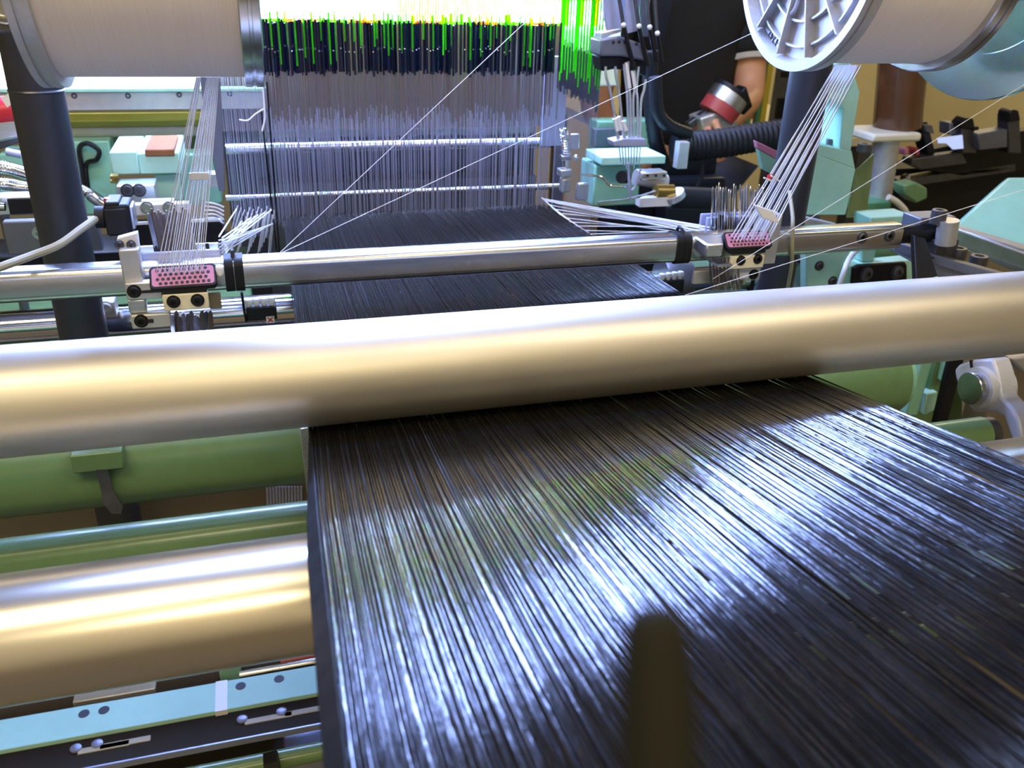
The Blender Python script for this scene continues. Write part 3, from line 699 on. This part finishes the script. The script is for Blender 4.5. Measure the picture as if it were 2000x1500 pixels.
P_ = [(1174,77),(1210,70),(1250,84),(1268,100),(1262,120),(1215,110),(1172,110)]
poly('collar',P_,FY-.01,.05,'gunmetal',.003)
for u, v in ((1198,83),(1209,82),(1221,82),(1243,86)): 
    p = at(u,v,FY-.0105); MB().cyl(p,p+V((0,-.0008,0)),.0028,seg=12).build('hole','hole',t)
poly('underside',[(1172,109),(1215,108),(1266,118),(1262,150),(1240,140),(1200,135),(1176,140)],FY+.01,.04,'black',.003)
NB = [((1183,130),(1184,150),(1194,188),(1206,270)),((1202,130),(1203,150),(1210,185),(1218,270)),((1218,125),(1222,160),(1225,190),(1228,268)),((1227,120),(1227,165),(1231,190),(1232,268)),
      ((1238,122),(1240,170),(1237,195),(1238,268)),((1247,130),(1243,175),(1245,195),(1245,268)),((1261,155),(1258,175),(1252,200),(1250,270)),((1199,232),(1202,245),(1206,262),(1212,275)),((1214,225),(1216,240),(1219,258),(1221,275))]
for k, nb in enumerate(NB): MB().tube(smooth_path([at(u,v,FY+.004*(k%3)) for u, v in nb],5),.0023,8).build('needle','alu',t)
for u0, v0, u1, v1 in ((1201,232,1206,256),(1208,228,1213,254),(1217,236,1223,255),(1223,122,1230,172),(1235,138,1241,172)):
    MB().cyl(at(u0,v0,FY-.006),at(u1,v1,FY-.006),.0032,seg=10).build('needle_sleeve','white',t)
poly('guide_comb',[(1198,276),(1222,271),(1262,272),(1265,286),(1226,286),(1200,286)],FY-.012,.03,'lavender',.001)
for i in range(8): MB().cyl(at(1209+i*6,284,FY),at(1213+i*5,318+(i%3)*6,FY),.0011,seg=6).build('thin_needle','steel',t)
MB().tube([at(1227,318,FY-.01),at(1230,375,FY-.01),at(1232,393,FY-.01)],[.0018,.0032,.0008],8).build('long_finger','lavender',t)
MB().tube(smooth_path([at(1252,330,FY),at(1245,350,FY),at(1240,365,FY),at(1234,372,FY)],5),.0022,8).build('curved_finger','lavender',t)
t = thing('feeder_base','mint green ledge and body under the yarn feeder','machine frame',at(1230,410,1.6))
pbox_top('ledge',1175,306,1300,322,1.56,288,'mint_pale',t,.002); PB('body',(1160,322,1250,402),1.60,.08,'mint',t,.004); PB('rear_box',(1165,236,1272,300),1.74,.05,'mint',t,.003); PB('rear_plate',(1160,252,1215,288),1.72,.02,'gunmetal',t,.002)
MB().cyl(at(1214,346,1.545),at(1222,346,1.56),.012,seg=20).build('round_boss','black',t)
t = thing('screw_bar','silver hexagonal bar with three screws beside the feeder','block',at(1280,360,1.5))
pbox_top('bar',1253,336,1304,353,1.47,328,'alu',t,.003)
for u in (1265,1281,1297): 
    p = at(u,343,1.4695); MB().cyl(p,p+V((0,-.0008,0)),.0025,seg=12).build('screw_hole','hole',t)
MB().cyl(at(1240,346,1.49),at(1300,356,1.49),.014,seg=24).build('shaft','alu_matte',t)
o = MB().tube(smooth_path([at(1137,341,1.42),at(1160,343,1.42),at(1178,348,1.42),at(1190,362,1.42),at(1205,364,1.42),at(1230,364,1.42)],5),.0019,8).build('bent_wire','chrome'); tag(o,'bent bright wire leading to the long feeder finger','wire')
t = thing('blade_arm','thin steel blade with a brass tipped holder pointing at the warp edge','arm',at(1280,400,1.45))
MB().prism([at(1168,394,1.42),at(1215,390,1.42),at(1252,381,1.42),at(1252,386,1.42),at(1200,398,1.42),at(1170,402,1.42)],(0,.003,0)).build('blade','steel',t)
MB().cyl(at(1236,388,1.42),at(1280,373,1.43),.0018,seg=6).build('strut','steel',t)
PB('holder',(1250,386,1312,404),1.44,.02,'white',t,.001); MB().cyl(at(1280,374,1.45),at(1314,374,1.45),.013,seg=24).build('brass_cap','brass',t); MB().cyl(at(1314,378,1.45),at(1318,388,1.45),.021,seg=24).build('end_flange','alu_matte',t)
o = MB().cyl(at(1316,386,1.47),at(1412,390,1.47),.021,seg=28).build('rubber_roller','rubber'); tag(o,'black rubber roller behind the right bracket','roller')
t = thing('coil_spring','bright coil spring on a steel link right of the harness','spring',at(1110,370,1.58))
a, b = at(1100,252,1.57), at(1107,300,1.57); pts = []
for i in range(161): f = i/160; an = f*2*math.pi*10; pts.append(a.lerp(b,f)+V((.0075*math.cos(an),.0075*math.sin(an),0)))
MB().tube(pts,.0016,6).build('coil','chrome',t)
MB().cyl(at(1103,302,1.57),at(1106,345,1.57),.007,seg=14).build('link_rod','chrome',t)
PB('nut',(1097,304,1118,314),1.558,.02,'steel',t,.002); PB('clamp',(1095,332,1118,346),1.555,.025,'alu',t,.002); PB('foot',(1098,350,1114,376),1.56,.02,'alu',t,.002)
MB().sphere(at(1125,308,1.56),.006,12,8).build('ball_joint','chrome',t); PB('side_plate',(1115,262,1132,292),1.60,.01,'alu',t,.002); PB('post_plate',(1128,358,1150,392),1.56,.015,'alu',t,.003)
o = PB('guide_plate_tall',(1062,110,1106,285),1.66,.006,'lavender'); tag(o,'tall pale grey plate at the right end of the harness','plate')

# ================================================================== right background: hoses and dark machinery
def ribbed(label, path, r, m='rubber', name='corrugated_hose'):
    P = smooth_path(path, 12); Q, rs = [], []
    for i, p in enumerate(P): Q.append(p); rs.append(r*(1 if i % 2 else .93))
    o = MB().tube(Q, rs, 20).build(name, m); tag(o, label, 'hose'); return o
ribbed('thick black corrugated hose running right in front of the person',[at(1318,285,1.62),at(1360,285,1.62),at(1420,278,1.62),at(1480,268,1.62),at(1540,262,1.62),at(1600,262,1.64)],.030)
ribbed('black hose sloping down from the feeder collar',[at(1280,150,1.60),at(1284,215,1.60),at(1305,245,1.60),at(1345,262,1.61)],.013,'black','black_hose')
ribbed('second black hose hanging behind the feeder',[at(1270,100,1.66),at(1272,200,1.66),at(1282,280,1.66),at(1300,330,1.66)],.016,'black','black_hose')
o = PB('steel_clip',(1325,278,1345,330),1.56,.02,'alu_matte'); tag(o,'upright grey clip at the end of the thick black hose','clip')
t = thing('black_machine','black machine frame behind the right bracket','machine frame',(.95,1.8,FL))
PB('upper_block',(1290,310,1400,345),1.72,.05,'black',t,.005); PB('lower_block',(1300,400,1420,450),1.62,.12,'black',t,.005); MB().box(.72,.98,1.68,1.77,FL,-.40).build('body','black',t,.01); PB('gold_plate',(1330,345,1385,372),1.78,.02,'brownboard',t,0)
o = MB().tube(smooth_path([at(1372,320,1.6),at(1370,345,1.6),at(1362,365,1.6)]),.004,8).build('thin_cable','rubber'); tag(o,'thin black cable dropping behind the right drop wires','cable')
t = thing('pink_detector','small pink perforated detector on a mint bracket behind the right yarns','detector',at(1500,320,1.3))
MB().prism([at(1478,276,1.3),at(1520,296,1.3),at(1519,312,1.3),at(1480,290,1.3)],(0,.012,0)).build('pink_plate','pink',t,.001); MB().prism([at(1482,292,1.302),at(1518,312,1.302),at(1514,345,1.302),at(1490,330,1.302)],(0,.012,0)).build('bracket','mint',t,.001); MB().cyl(at(1502,335,1.31),V((at(1502,335,1.31).x,1.31,FL)),.006,seg=10).build('stem','black',t)
# mint pillar with a window
t = thing('machine_pillar','pale mint machine pillar with a slotted window, right of the right post','pillar',at(1625,430,1.35))
PY_ = 1.34
def mpoly(name, pts, y, d, m, bev=.002): return MB().prism([at(u,v,y) for u, v in pts],(0,d,0)).build(name,m,t,bev)
mpoly('lower_column',[(1585,298),(1672,330),(1652,420),(1562,420)],PY_,.10,'mint_pale')
mpoly('left_stile',[(1612,130),(1622,130),(1618,170),(1602,285),(1588,282),(1602,200)],PY_,.05,'mint_pale')
mpoly('right_stile',[(1624,190),(1645,185),(1660,120),(1680,178),(1662,296),(1640,290),(1648,215),(1640,200),(1628,206)],PY_,.10,'mint_pale')
mpoly('sill',[(1588,280),(1664,294),(1671,330),(1586,300)],PY_,.10,'mint_pale'); mpoly('head',[(1612,128),(1662,118),(1668,150),(1646,200),(1618,196)],PY_+.002,.05,'mint_pale')
mpoly('window_back',[(1606,215),(1640,210),(1634,285),(1598,280)],PY_+.06,.01,'greenpaint')
vbolt(at(1686,296,PY_+.05),.012,.014,t); vbolt(at(1621,282,PY_+.03),.008,.01,t)
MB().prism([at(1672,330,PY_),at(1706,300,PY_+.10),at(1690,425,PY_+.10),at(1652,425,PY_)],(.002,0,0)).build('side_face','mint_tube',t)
o = MB().cyl(at(1752,248,1.75),at(1770,60,1.75),.053,seg=48).build('brown_bobbin','brown',None); tag(o,'glossy brown cylinder standing behind the right spool','bobbin')
t = thing('grey_column','grey metal column with a top plate under the brown cylinder','column',at(1720,400,1.7))
MB().cyl(at(1732,270,1.72),at(1714,398,1.72),.029,seg=32).build('shaft','alu_matte',t); MB().box(at(1695,262,1.70).x,at(1790,262,1.70).x,1.68,1.80,at(1740,275,1.70).z,at(1740,258,1.70).z).build('top_plate','cream',t,.006); PB('foot',(1690,395,1740,418),1.66,.08,'greenpaint',t,.003)
o = MB().tube(smooth_path([at(1735,385,1.6),at(1752,395,1.6),at(1768,412,1.6),at(1772,430,1.6)]),.007,10).build('cream_pipe','cream'); tag(o,'curved cream pipe beside the grey column foot','pipe')
t = thing('mint_bracket','small mint green lug behind the grey column','lug',at(1790,400,1.6))
MB().prism([at(1765,362,1.6),at(1790,356,1.6),at(1812,368,1.6),at(1812,388,1.6),at(1790,398,1.6),at(1768,380,1.6)],(0,.04,0)).build('lug','mint_tube',t,.004)
t = thing('control_rack','dark rack of adjusters with a lit screen on the far right','machine part',at(1880,350,1.9))
RY = 1.9
def rpoly(name, pts, m, y=RY, d=.04, bev=.003, par=None): return MB().prism([at(u,v,y) for u, v in pts],(0,d,0)).build(name,m,par or t,bev)
rpoly('arm',[(1785,300),(1840,288),(1960,262),(2040,250),(2040,330),(1880,345),(1800,332)],'black')
rpoly('arm_front',[(1782,310),(1880,296),(1890,320),(1800,332),(1780,322)],'steel_dark',RY-.03)
rpoly('upright',[(1878,250),(1903,250),(1908,300),(1880,300)],'steel_dark',RY-.05); rpoly('knob',[(1880,240),(1890,230),(1902,232),(1905,252),(1878,252)],'black',RY-.06)
rpoly('knob_pin',[(1902,248),(1913,247),(1913,254),(1902,256)],'black',RY-.06)
rpoly('lever',[(1796,240),(1812,238),(1828,300),(1812,302)],'black',RY-.02); rpoly('lever',[(1806,243),(1822,245),(1826,262),(1808,258)],'gunmetal',RY-.03); rpoly('lever',[(1855,240),(1874,240),(1874,262),(1855,264)],'gunmetal',RY-.03)
rpoly('screen',[(1832,270),(1880,264),(1882,290),(1862,292),(1850,280),(1834,280)],'screen',RY-.055,.004,0)
rpoly('blue_box',[(1910,262),(1968,252),(1968,288),(1914,294)],'gunmetal',RY-.07); rpoly('upright',[(1970,225),(1992,225),(1995,300),(1970,300)],'steel_dark',RY-.06)
rpoly('knob',[(1972,220),(1980,214),(1990,216),(1994,236),(1972,238)],'black',RY-.07); rpoly('pink_lamp',[(1768,293),(1776,289),(1777,303),(1767,304)],'pink',RY-.05); rpoly('pink_lamp',[(1789,293),(1796,289),(1797,303),(1789,306)],'redpaint',RY-.05)
rpoly('dark_mass',[(1750,330),(1900,325),(2040,320),(2040,470),(1800,440),(1755,400)],'black',RY+.06,.1); rpoly('lower_arm',[(1755,352),(1985,318),(1985,335),(1758,368)],'steel_dark',RY-.0)
MB().cyl(at(1765,352,RY-.06),at(1772,349,RY-.06),.014,seg=20).build('glass_cap','steel',t)
# lower right: mint cover and steel rails
t = thing('mint_cover','broad mint green sloping cover at the right edge','cover',at(1950,490,1.25))
MB().prism([at(1866,440,1.30),at(1970,346,1.42),at(2080,345,1.42),at(2080,505,1.16),at(2000,487,1.20)],(.0,.02,-.02)).build('cover','mint',t,.004)
t = thing('steel_block','machined steel block with dark base beside the mint cover','block',at(1930,520,1.2))
MB().prism([at(1866,444,1.27),at(2000,488,1.17),at(2060,505,1.13),at(2060,550,1.13),at(1975,528,1.17),at(1866,478,1.27)],(.004,.03,0)).build('block','steel',t,.002)
MB().prism([at(1866,437,1.275),at(2010,480,1.19),at(2050,492,1.17),at(2000,494,1.165),at(1866,446,1.268)],(0,0,-.004)).build('top_plate','alu_matte',t,.001)
t = thing('clamp_arm','dark grey clamp arm with cap screws at the right end of the bar','clamp',at(1850,540,1.1))
MB().prism([at(1748,470,1.10),at(1830,500,1.02),at(1990,545,.93),at(1990,570,.93),at(1840,545,1.0),at(1745,492,1.09)],(.004,.03,0)).build('arm','gunmetal',t,.002)
MB().obox(at(1812,436,1.07),(.032,0,0),(0,.02,0),(0,0,.014)).build('jaw','gunmetal',t,.002); MB().obox(at(1835,482,1.04),(.02,0,0),(0,.015,0),(0,0,.014)).build('jaw_block','steel_dark',t,.002)
for u, v, r, h in ((1830,436,.011,.02),(1868,504,.0125,.016),(1908,519,.0135,.016)): vbolt(at(u,v,1.03),r,h,t,'steel_dark','cap_screw')
MB().cyl(at(1846,476,1.02),at(1853,430,1.02),.0145,seg=24).build('spacer','alu_matte',t)
MB().prism([at(1786,460,1.03),at(1808,466,1.03),at(1832,540,.98),at(1790,550,.98)],(0,.01,0)).build('web','black',t,.001)
# frame under the bar, right
t = thing('loom_side_casting','mint green side frame with dark bolts under the right end of the bar','machine frame',(1.05,1.25,FL))
FYY = 1.22
def fpoly(name, pts, m, y=FYY, d=.02, bev=.002): return MB().prism([at(u,v,y) for u, v in pts],(0,d,0)).build(name,m,t,bev)
fpoly('web_plate',[(1575,480),(1660,472),(1660,585),(1575,585)],'mint_pale'); fpoly('post_plate',[(1545,430),(1575,425),(1640,440),(1580,470),(1578,560),(1548,565)],'alu_matte',FYY+.03)
fpoly('upper_lug',[(1685,480),(1712,480),(1706,512),(1684,512)],'mint_pale',FYY-.01); fpoly('olive_side',[(1710,480),(1790,500),(1782,545),(1706,515)],'mint_tube',FYY+.02)
fpoly('right_cap',[(1660,520),(1780,508),(1788,545),(1660,560)],'mint_pale',FYY-.02,.03); fpoly('black_plate',[(1668,524),(1678,518),(1768,512),(1772,518),(1772,560),(1664,565)],'black',FYY-.03,.008)
for u, v in ((1692,535),(1752,532)): bolt(u,v,FYY-.031,.010,t,'steel_dark',.006)
for u, v in ((1600,519),(1626,549)): bolt(u,v,FYY,.007,t,'steel_dark',.005)
bolt(1559,509,FYY+.03,.008,t,'steel',.004); fpoly('rear_panel',[(1330,505),(1420,500),(1420,580),(1330,580)],'mint_pale',1.55,.03); fpoly('rear_panel',[(1700,425),(1780,420),(1790,440),(1700,450)],'mint_pale',1.3,.05)
MB().box(.95,1.25,1.25,1.45,FL,-.50).build('foot_casting','mint',t,.006)
o = MB().tube(smooth_path([at(1680,484,1.15),at(1662,500,1.14),at(1650,525,1.12),at(1640,556,1.12)]),.0042,10).build('white_hose','white'); tag(o,'short white hose curving down beside the black bolt plate','hose')
o = MB().tube(smooth_path([at(1542,374,1.08),at(1548,420,1.045),at(1548,445,1.030),at(1547,490,1.030),at(1546,520,1.045),at(1538,565,1.08)]),.0028,8).build('grey_wire','beige'); tag(o,'thin beige wire hanging in front of the right post','wire')
# lower right under the roller
t = thing('rib_casting','dark green ribbed frame below the right end of the upper roller','machine frame',(.98,1.05,FL))
GY = 1.02
def gpoly(name, pts, m, y=GY, d=.02, bev=.002): return MB().prism([at(u,v,y) for u, v in pts],(0,d,0)).build(name,m,t,bev)
gpoly('rib',[(1802,700),(1825,696),(1792,812),(1770,812)],'mint'); gpoly('rib',[(1828,700),(1852,695),(1826,800),(1806,812)],'mint_tube',GY+.02); gpoly('rib',[(1850,690),(1862,688),(1850,740),(1838,745)],'mint',GY+.01)
gpoly('gusset',[(1810,770),(1832,765),(1828,800),(1806,812)],'mint_pale',GY+.01); gpoly('side_plate',[(1765,715),(1790,710),(1780,800),(1772,800)],'mint_pale',GY+.03,.03)
gpoly('back_plate',[(1740,690),(1880,670),(1880,830),(1740,830)],'mint_tube',GY+.08,.02)
MB().box(.90,1.06,1.10,1.2,FL,-.55).build('leg_casting','mint_tube',t,.01)
o = MB().cyl(at(1868,690,1.0),at(1868,690,1.0)+(at(1838,812,1.0)-at(1868,690,1.0))*1.6,.012,seg=20).build('black_strut','black'); tag(o,'black strut beside the white casting below the right roller end','strut')
t = thing('shaft_bracket','pale grey cast bracket clamping a round steel shaft end at the lower right','bracket',at(1930,860,.85))
BY = .82
def bpoly(name, pts, m, y=BY, d=.03, bev=.004): return MB().prism([at(u,v,y) for u, v in pts],(0,d,0)).build(name,m,t,bev)
X0 = .935
def xpoly(name, pts, m, x, d, bev): return MB().prism([atx(u,v,x) for u, v in pts],(d,0,0)).build(name,m,t,bev)
xpoly('casting',[(1863,722),(1872,712),(1898,703),(1938,700),(1948,730),(1955,776),(1975,795),(1988,820),(1996,860),(1978,868),(1960,815),(1945,806),(1900,804),(1878,775),(1866,740)],'cast_pale',X0,.03,.004)
xpoly('clamp_slit',[(1893,704),(1898,703),(1901,728),(1896,728)],'hole',X0-.0008,.002,0)
c = atx(1893,759,X0-.022); rs_ = (atx(1893,727,X0-.022)-atx(1893,791,X0-.022)).length/2
MB().lathe(c,(1,0,0),[(0,0),(0,rs_*.96),(.001,rs_),(.05,rs_)],48).build('shaft','steel',t)
MB().lathe(c+V((.012,0,0)),(1,0,0),[(0,rs_*1.02),(0,rs_*1.25),(.04,rs_*1.3)],48).build('collar','cast_pale',t)
o = PB('side_casting',(1935,690,2060,880),1.0,.05,'brownboard',None,.004); tag(o,'brownish plate behind the pale cast bracket at the right edge','plate')
o = MB().prism([at(1972,700,.9),at(2060,690,.9),at(2060,760,.9),at(2000,730,.9)],(0,.02,0)).build('cast_lever','cast',None,.004); tag(o,'pale grey cast arm at the far right under the roller','arm')

# ================================================================== lower left: strips, plates
t = thing('perforated_strip','mint green strip with paired dark holes below the lower roller','strip',(.1,.58,-.558))
MB().box(-.6,.95,.567,.6,-.558,-.554).build('strip','mint_pale',t,.0006)
for u, v in ((164,1394),(203,1387),(470,1340),(545,1326)):
    p = atz(u,v,-.554); MB().lathe(p,(0,0,1),[(-.002,.0042),(.0003,.0042),(.0003,.0)],20).build('bolt_hole','hole',t)
a, b = atz(421,1352,-.554), atz(444,1348,-.554); MB().box(a.x,b.x,.5665,.6005,-.5585,-.5535).build('white_tape','white',t)
t = thing('dark_tray','dark steel tray with pale edge painted as lit and painted reflections below the mint strip','tray',(.1,.6,-.61))
MB().box(-.6,.95,.579,.70,-.604,-.600).build('plate','darkplate',t); MB().box(-.6,.95,.5775,.579,-.6065,-.6).build('edge','lavender',t)  # lavender strip paints the light caught on the plate's front edge
for u, v in ((148,1462),(190,1453),(473,1405),(550,1390)): 
    p = atz(u,v,-.5995); MB().lathe(p,(0,0,1),[(-.001,.0045),(.001,.0045),(.0015,.003),(.0015,0)],16).build('hole_glint','lavender',t)  # blue spots painted as reflections of the strip's holes
    q = p+V((.022,-.004,-.0003)); MB().obox(q,(.020,0,0),(0,.003,0),(0,0,.0006)).build('glint_streak','cream',t,.0005)  # cream streak painted as reflected light beside each spot
o = MB().box(-.6,.95,.50,.66,-.70,-.69).build('lower_board','brownboard'); tag(o,'brown board lying under the dark tray','board')
t = thing('lower_rail','olive green rail with a black nut at the bottom edge','rail',atz(600,1490,-.72))
a = at(400,1512,.56); b = at(690,1455,.56); MB().cyl((-.6,.56,a.z),(.95,.56,a.z),.008,seg=20).build('rail','mint_tube',t)
MB().cyl(at(518,1500,.54),at(545,1493,.54),.012,seg=6).build('nut','black',t)
o = pbox(MB(),560,1478,690,1560,.60,.05).build('lower_box','lavender',None,.002); tag(o,'pale grey box at the bottom edge left of the warp','box')
# between lower roller and strip
o = MB().box(-.6,-.02,.70,.76,-.64,-.61).build('rear_ledge','gunmetal'); tag(o,'dark blue grey ledge behind the mint strip','ledge')
a, b = at(148,1370,.66), at(308,1345,.66); o = MB().box(a.x,b.x,.65,.70,-.63,-.595).build('concrete_block','alu_matte',None,.001); tag(o,'plain grey block behind the mint strip','block')
o = MB().cyl(at(468,1318,.64),at(680,1280,.64),.0035,seg=12).build('silver_rod','chrome'); tag(o,'thin silver rod behind the right part of the mint strip','rod')
o = MB().cyl(at(548,1292,.66),at(690,1266,.66),.006,seg=12).build('red_rod','redpaint'); tag(o,'dull red rod under the lower roller','rod')
o = PB('end_lug',(428,1300,472,1330),.65,.01,'mint'); tag(o,'small mint lug at the end of the silver rod','lug')
o = MB().prism([at(586,838,.86),at(603,836,.86),at(614,966,.86),at(600,968,.86)],(0,.02,0)).build('speckled_bar','galv',None,.0008); tag(o,'upright speckled grey bar at the left edge of the warp under the roller','bar')
o = thing('pleated_guard','pale pleated strip seen between the green tubes','guard',at(570,985,1.276))
for i in range(12): MB().cyl(at(522+i*6,950,1.276),at(524+i*6,1010,1.276),.0022,seg=8).build('pleat','lavender',o)
o = MB().box(-.8,.9,1.28,1.32,-.98,-.62).build('dark_skirt','brownboard'); tag(o,'dark brown skirt panel far below behind the thick green tube','panel')

# ================================================================== near blurred rod
tip = at(1280,1178,.10*.75)
d_ = ray(1280,1178); tip = d_*(.098/d_.dot(_fw)); d2 = ray(1288,1500); p2 = d2*(.094/d2.dot(_fw)); dn = (p2-tip)
o = MB().tube([tip, tip+dn*.02, tip+dn*.06, tip+dn*.12, tip+dn*.2, tip+dn*.35, tip+dn*.6, tip+dn, tip+dn*2.2, tip+dn*4],[.0006,.0019,.0029,.0035,.0038,.0040,.0042,.0044,.0046,.0048],20).build('blurred_rod','rod_olive'); tag(o,'dark olive rounded rod tip out of focus close in front of the lens','rod')

# ================================================================== person in the background
def skin_mesh(name, verts, edges, radii, m, parent, sub=2, root=0):
    me = bpy.data.meshes.new(name); o_ = V(verts[0]); me.from_pydata([V(v)-o_ for v in verts], edges, []); me.materials.append(MATS[m])
    o = bpy.data.objects.new(name, me); C.objects.link(o); ORG[o.name] = o_
    if parent: o.parent = parent; o.location = o_-ORG[parent.name]
    else: o.location = o_+V((0,0,H))
    sk = o.modifiers.new('skin','SKIN'); sk.use_smooth_shade = True
    for i, r in enumerate(radii):
        sv = me.skin_vertices[0].data[i]; sv.radius = r if isinstance(r, tuple) else (r, r); sv.use_root = (i == root)
    s = o.modifiers.new('sub','SUBSURF'); s.levels = sub; s.render_levels = sub
    return o
PY = 2.25
pc = at(1335,60,PY); px, base = pc.x, FL
t = thing('person','person in a black short-sleeved shirt standing behind the loom, holding a tool','person',(px,PY,FL))
sh_l = V((px+.17,PY,base+1.42)); sh_r = V((px-.19,PY,base+1.42))
el = at(1464,192,PY-.10); wr = at(1412,245,PY-.34); hd = at(1388,250,PY-.40)
el2 = V((px-.27,PY-.08,base+1.12)); wr2 = V((px-.20,PY-.28,base+1.0))
bv = [(px,PY,base+.98),(px,PY,base+1.12),(px,PY,base+1.30),(px,PY+.01,base+1.45),(px,PY,base+1.53),(px,PY-.02,base+1.60),(px,PY-.02,base+1.70),(px,PY-.01,base+1.76),
      sh_l, el, wr, sh_r, el2, wr2, (px+.10,PY,base+.90),(px+.11,PY-.02,base+.50),(px+.11,PY,base+.09),(px+.12,PY-.14,base+.04),(px-.10,PY,base+.90),(px-.11,PY-.02,base+.50),(px-.11,PY,base+.09),(px-.12,PY-.14,base+.04)]
be = [(0,1),(1,2),(2,3),(3,4),(4,5),(5,6),(6,7),(3,8),(8,9),(9,10),(3,11),(11,12),(12,13),(0,14),(14,15),(15,16),(16,17),(0,18),(18,19),(19,20),(20,21)]
br = [(.15,.10),(.14,.10),(.16,.11),(.12,.09),.055,(.075,.09),(.078,.095),(.05,.06),.06,.043,.03,.06,.043,.03,.085,.06,.045,.04,.085,.06,.045,.04]
skin_mesh('body', bv, be, br, 'skin', t)
skin_mesh('shirt', [bv[0],bv[1],bv[2],bv[3],(px,PY,base+1.49),bv[8],V(bv[8]).lerp(V(el),.72),bv[11],V(bv[11]).lerp(V(el2),.62)],[(0,1),(1,2),(2,3),(3,4),(3,5),(5,6),(3,7),(7,8)],
          [(.175,.125),(.165,.125),(.18,.13),(.14,.105),.065,.085,.082,.078,.064],'cloth_black',t)
skin_mesh('trousers', [bv[0],bv[14],bv[15],bv[16],bv[18],bv[19],bv[20]],[(0,1),(1,2),(2,3),(0,4),(4,5),(5,6)],[(.165,.115),.10,.075,.06,.10,.075,.06],'jeans',t)
hm = V(bv[8]).lerp(V(el),.66); ax = (V(el)-V(bv[8])).normalized(); MB().cyl(hm-ax*.006,hm+ax*.008,.063,seg=24).build('sleeve_hem','hem',t)
MB().sphere((px,PY+.015,base+1.71),.105,20,12,(.82,1,1)).build('hair','hair',t)
for s in (-1,1): MB().sphere((px+s*.03,PY-.105,base+1.665),.011,10,8).build('eye','white',t)
MB().sphere((px,PY-.12,base+1.635),.016,10,8,(.8,1,1.3)).build('nose','skin',t); MB().obox((px,PY-.105,base+1.595),(.022,0,0),(0,.006,0),(0,0,.005)).build('mouth','redpaint',t,.003)
def hand(wrist, palm, fwd, side, m):
    fwd = V(fwd).normalized(); side = V(side).normalized(); up = fwd.cross(side); vs = [wrist, palm]; es = [(0,1)]; rs = [.026,(.036,.02)]
    for k in range(4):
        b = palm+side*(-.030+.02*k)+fwd*.035; n = len(vs); L_ = (.028,.033,.031,.024)[k]
        vs += [b, b+fwd*L_-up*.01, b+fwd*L_*1.5-up*.035]; es += [(1,n),(n,n+1),(n+1,n+2)]; rs += [.011,.0095,.008]
    n = len(vs); vs += [palm-side*.04-fwd*.005, palm-side*.055+fwd*.03-up*.01]; es += [(1,n),(n,n+1)]; rs += [.012,.009]
    return vs, es, rs
for wv_, hv, fw_ in ((wr, hd, hd-wr),(wr2, wr2+V((.03,-.09,-.01)), V((.03,-.09,-.01)))):
    vs, es, rs = hand(V(wv_), V(hv), fw_, V((.5,-.3,.6)) if wv_ is wr else V((1,0,0)), 'skin'); skin_mesh('hand', vs, es, rs, 'skin', t, 1)
t = thing('motor_tool','silver and red cylindrical tool with a black cap held by the person','tool',at(1395,255,PY-.45))
TY = PY-.42
a, b = at(1398,225,TY), at(1430,178,TY); dv = (b-a); L0 = dv.length
MB().cyl(a,a+dv*.45,.044,seg=32).build('red_band','redpaint',t); MB().cyl(a+dv*.45,a+dv*.9,.0445,seg=32).build('silver_band','alu',t); MB().cyl(a+dv*.9,a+dv*1.05,.047,seg=32).build('black_cap','black',t)
MB().obox(at(1392,238,TY),(.040,0,.012),(0,.03,0),(-.008,0,.025)).build('mount','alu_matte',t,.004); MB().obox(at(1412,246,TY-.01),(.022,0,-.006),(0,.02,0),(.004,0,.016)).build('clamp','steel',t,.003)
MB().obox(at(1362,232,TY),(.022,0,.014),(0,.01,0),(-.004,0,.006)).build('lever','steel_dark',t,.002); MB().obox(at(1447,195,TY),(.012,0,-.022),(0,.02,0),(.01,0,.01)).build('side_knob','black',t,.004)
# table and things behind the person
t = thing('work_table','cream work table behind the person','table',(1.75,2.9,FL))
tz = at(1470,262,2.7).z
MB().box(1.2,2.1,2.6,3.6,tz-.03,tz).build('table_top','table',t,.004)
for x in (1.25,2.05):
    for y in (2.65,3.55): MB().box(x-.025,x+.025,y-.025,y+.025,FL,tz-.03).build('leg','steel_dark',t)
for i, (u, v, m, l_) in enumerate(((1462,225,'red','small red box on the table, nearer to the yellow frame'),(1448,228,'redpaint','small dull red box on the table behind the arm'),(1452,234,'greenpaint','small green box on the table'),(1476,222,'pink','small pink box on the table by the yellow frame'))):
    p = atz(u,v+8,tz); o = MB().box(p.x-.03,p.x+.03,p.y,p.y+.06,tz,tz+.03).build('small_box',m,None,.004); tag(o,l_,'box')
t = thing('control_cabinet','grey green control cabinet with a yellow edge left of the right post','cabinet',at(1510,250,2.4))
PB('body',(1484,120,1560,1180),2.4,.15,'gunmetal',t,.003); PB('yellow_edge',(1492,120,1502,250),2.395,.02,'yellow',t,0); PB('green_edge',(1484,120,1491,250),2.395,.02,'greenpaint',t,0)
PB('dark_window',(1518,192,1536,232),2.397,.01,'black',t,0); PB('dark_window',(1528,140,1545,152),2.397,.01,'black',t,0)
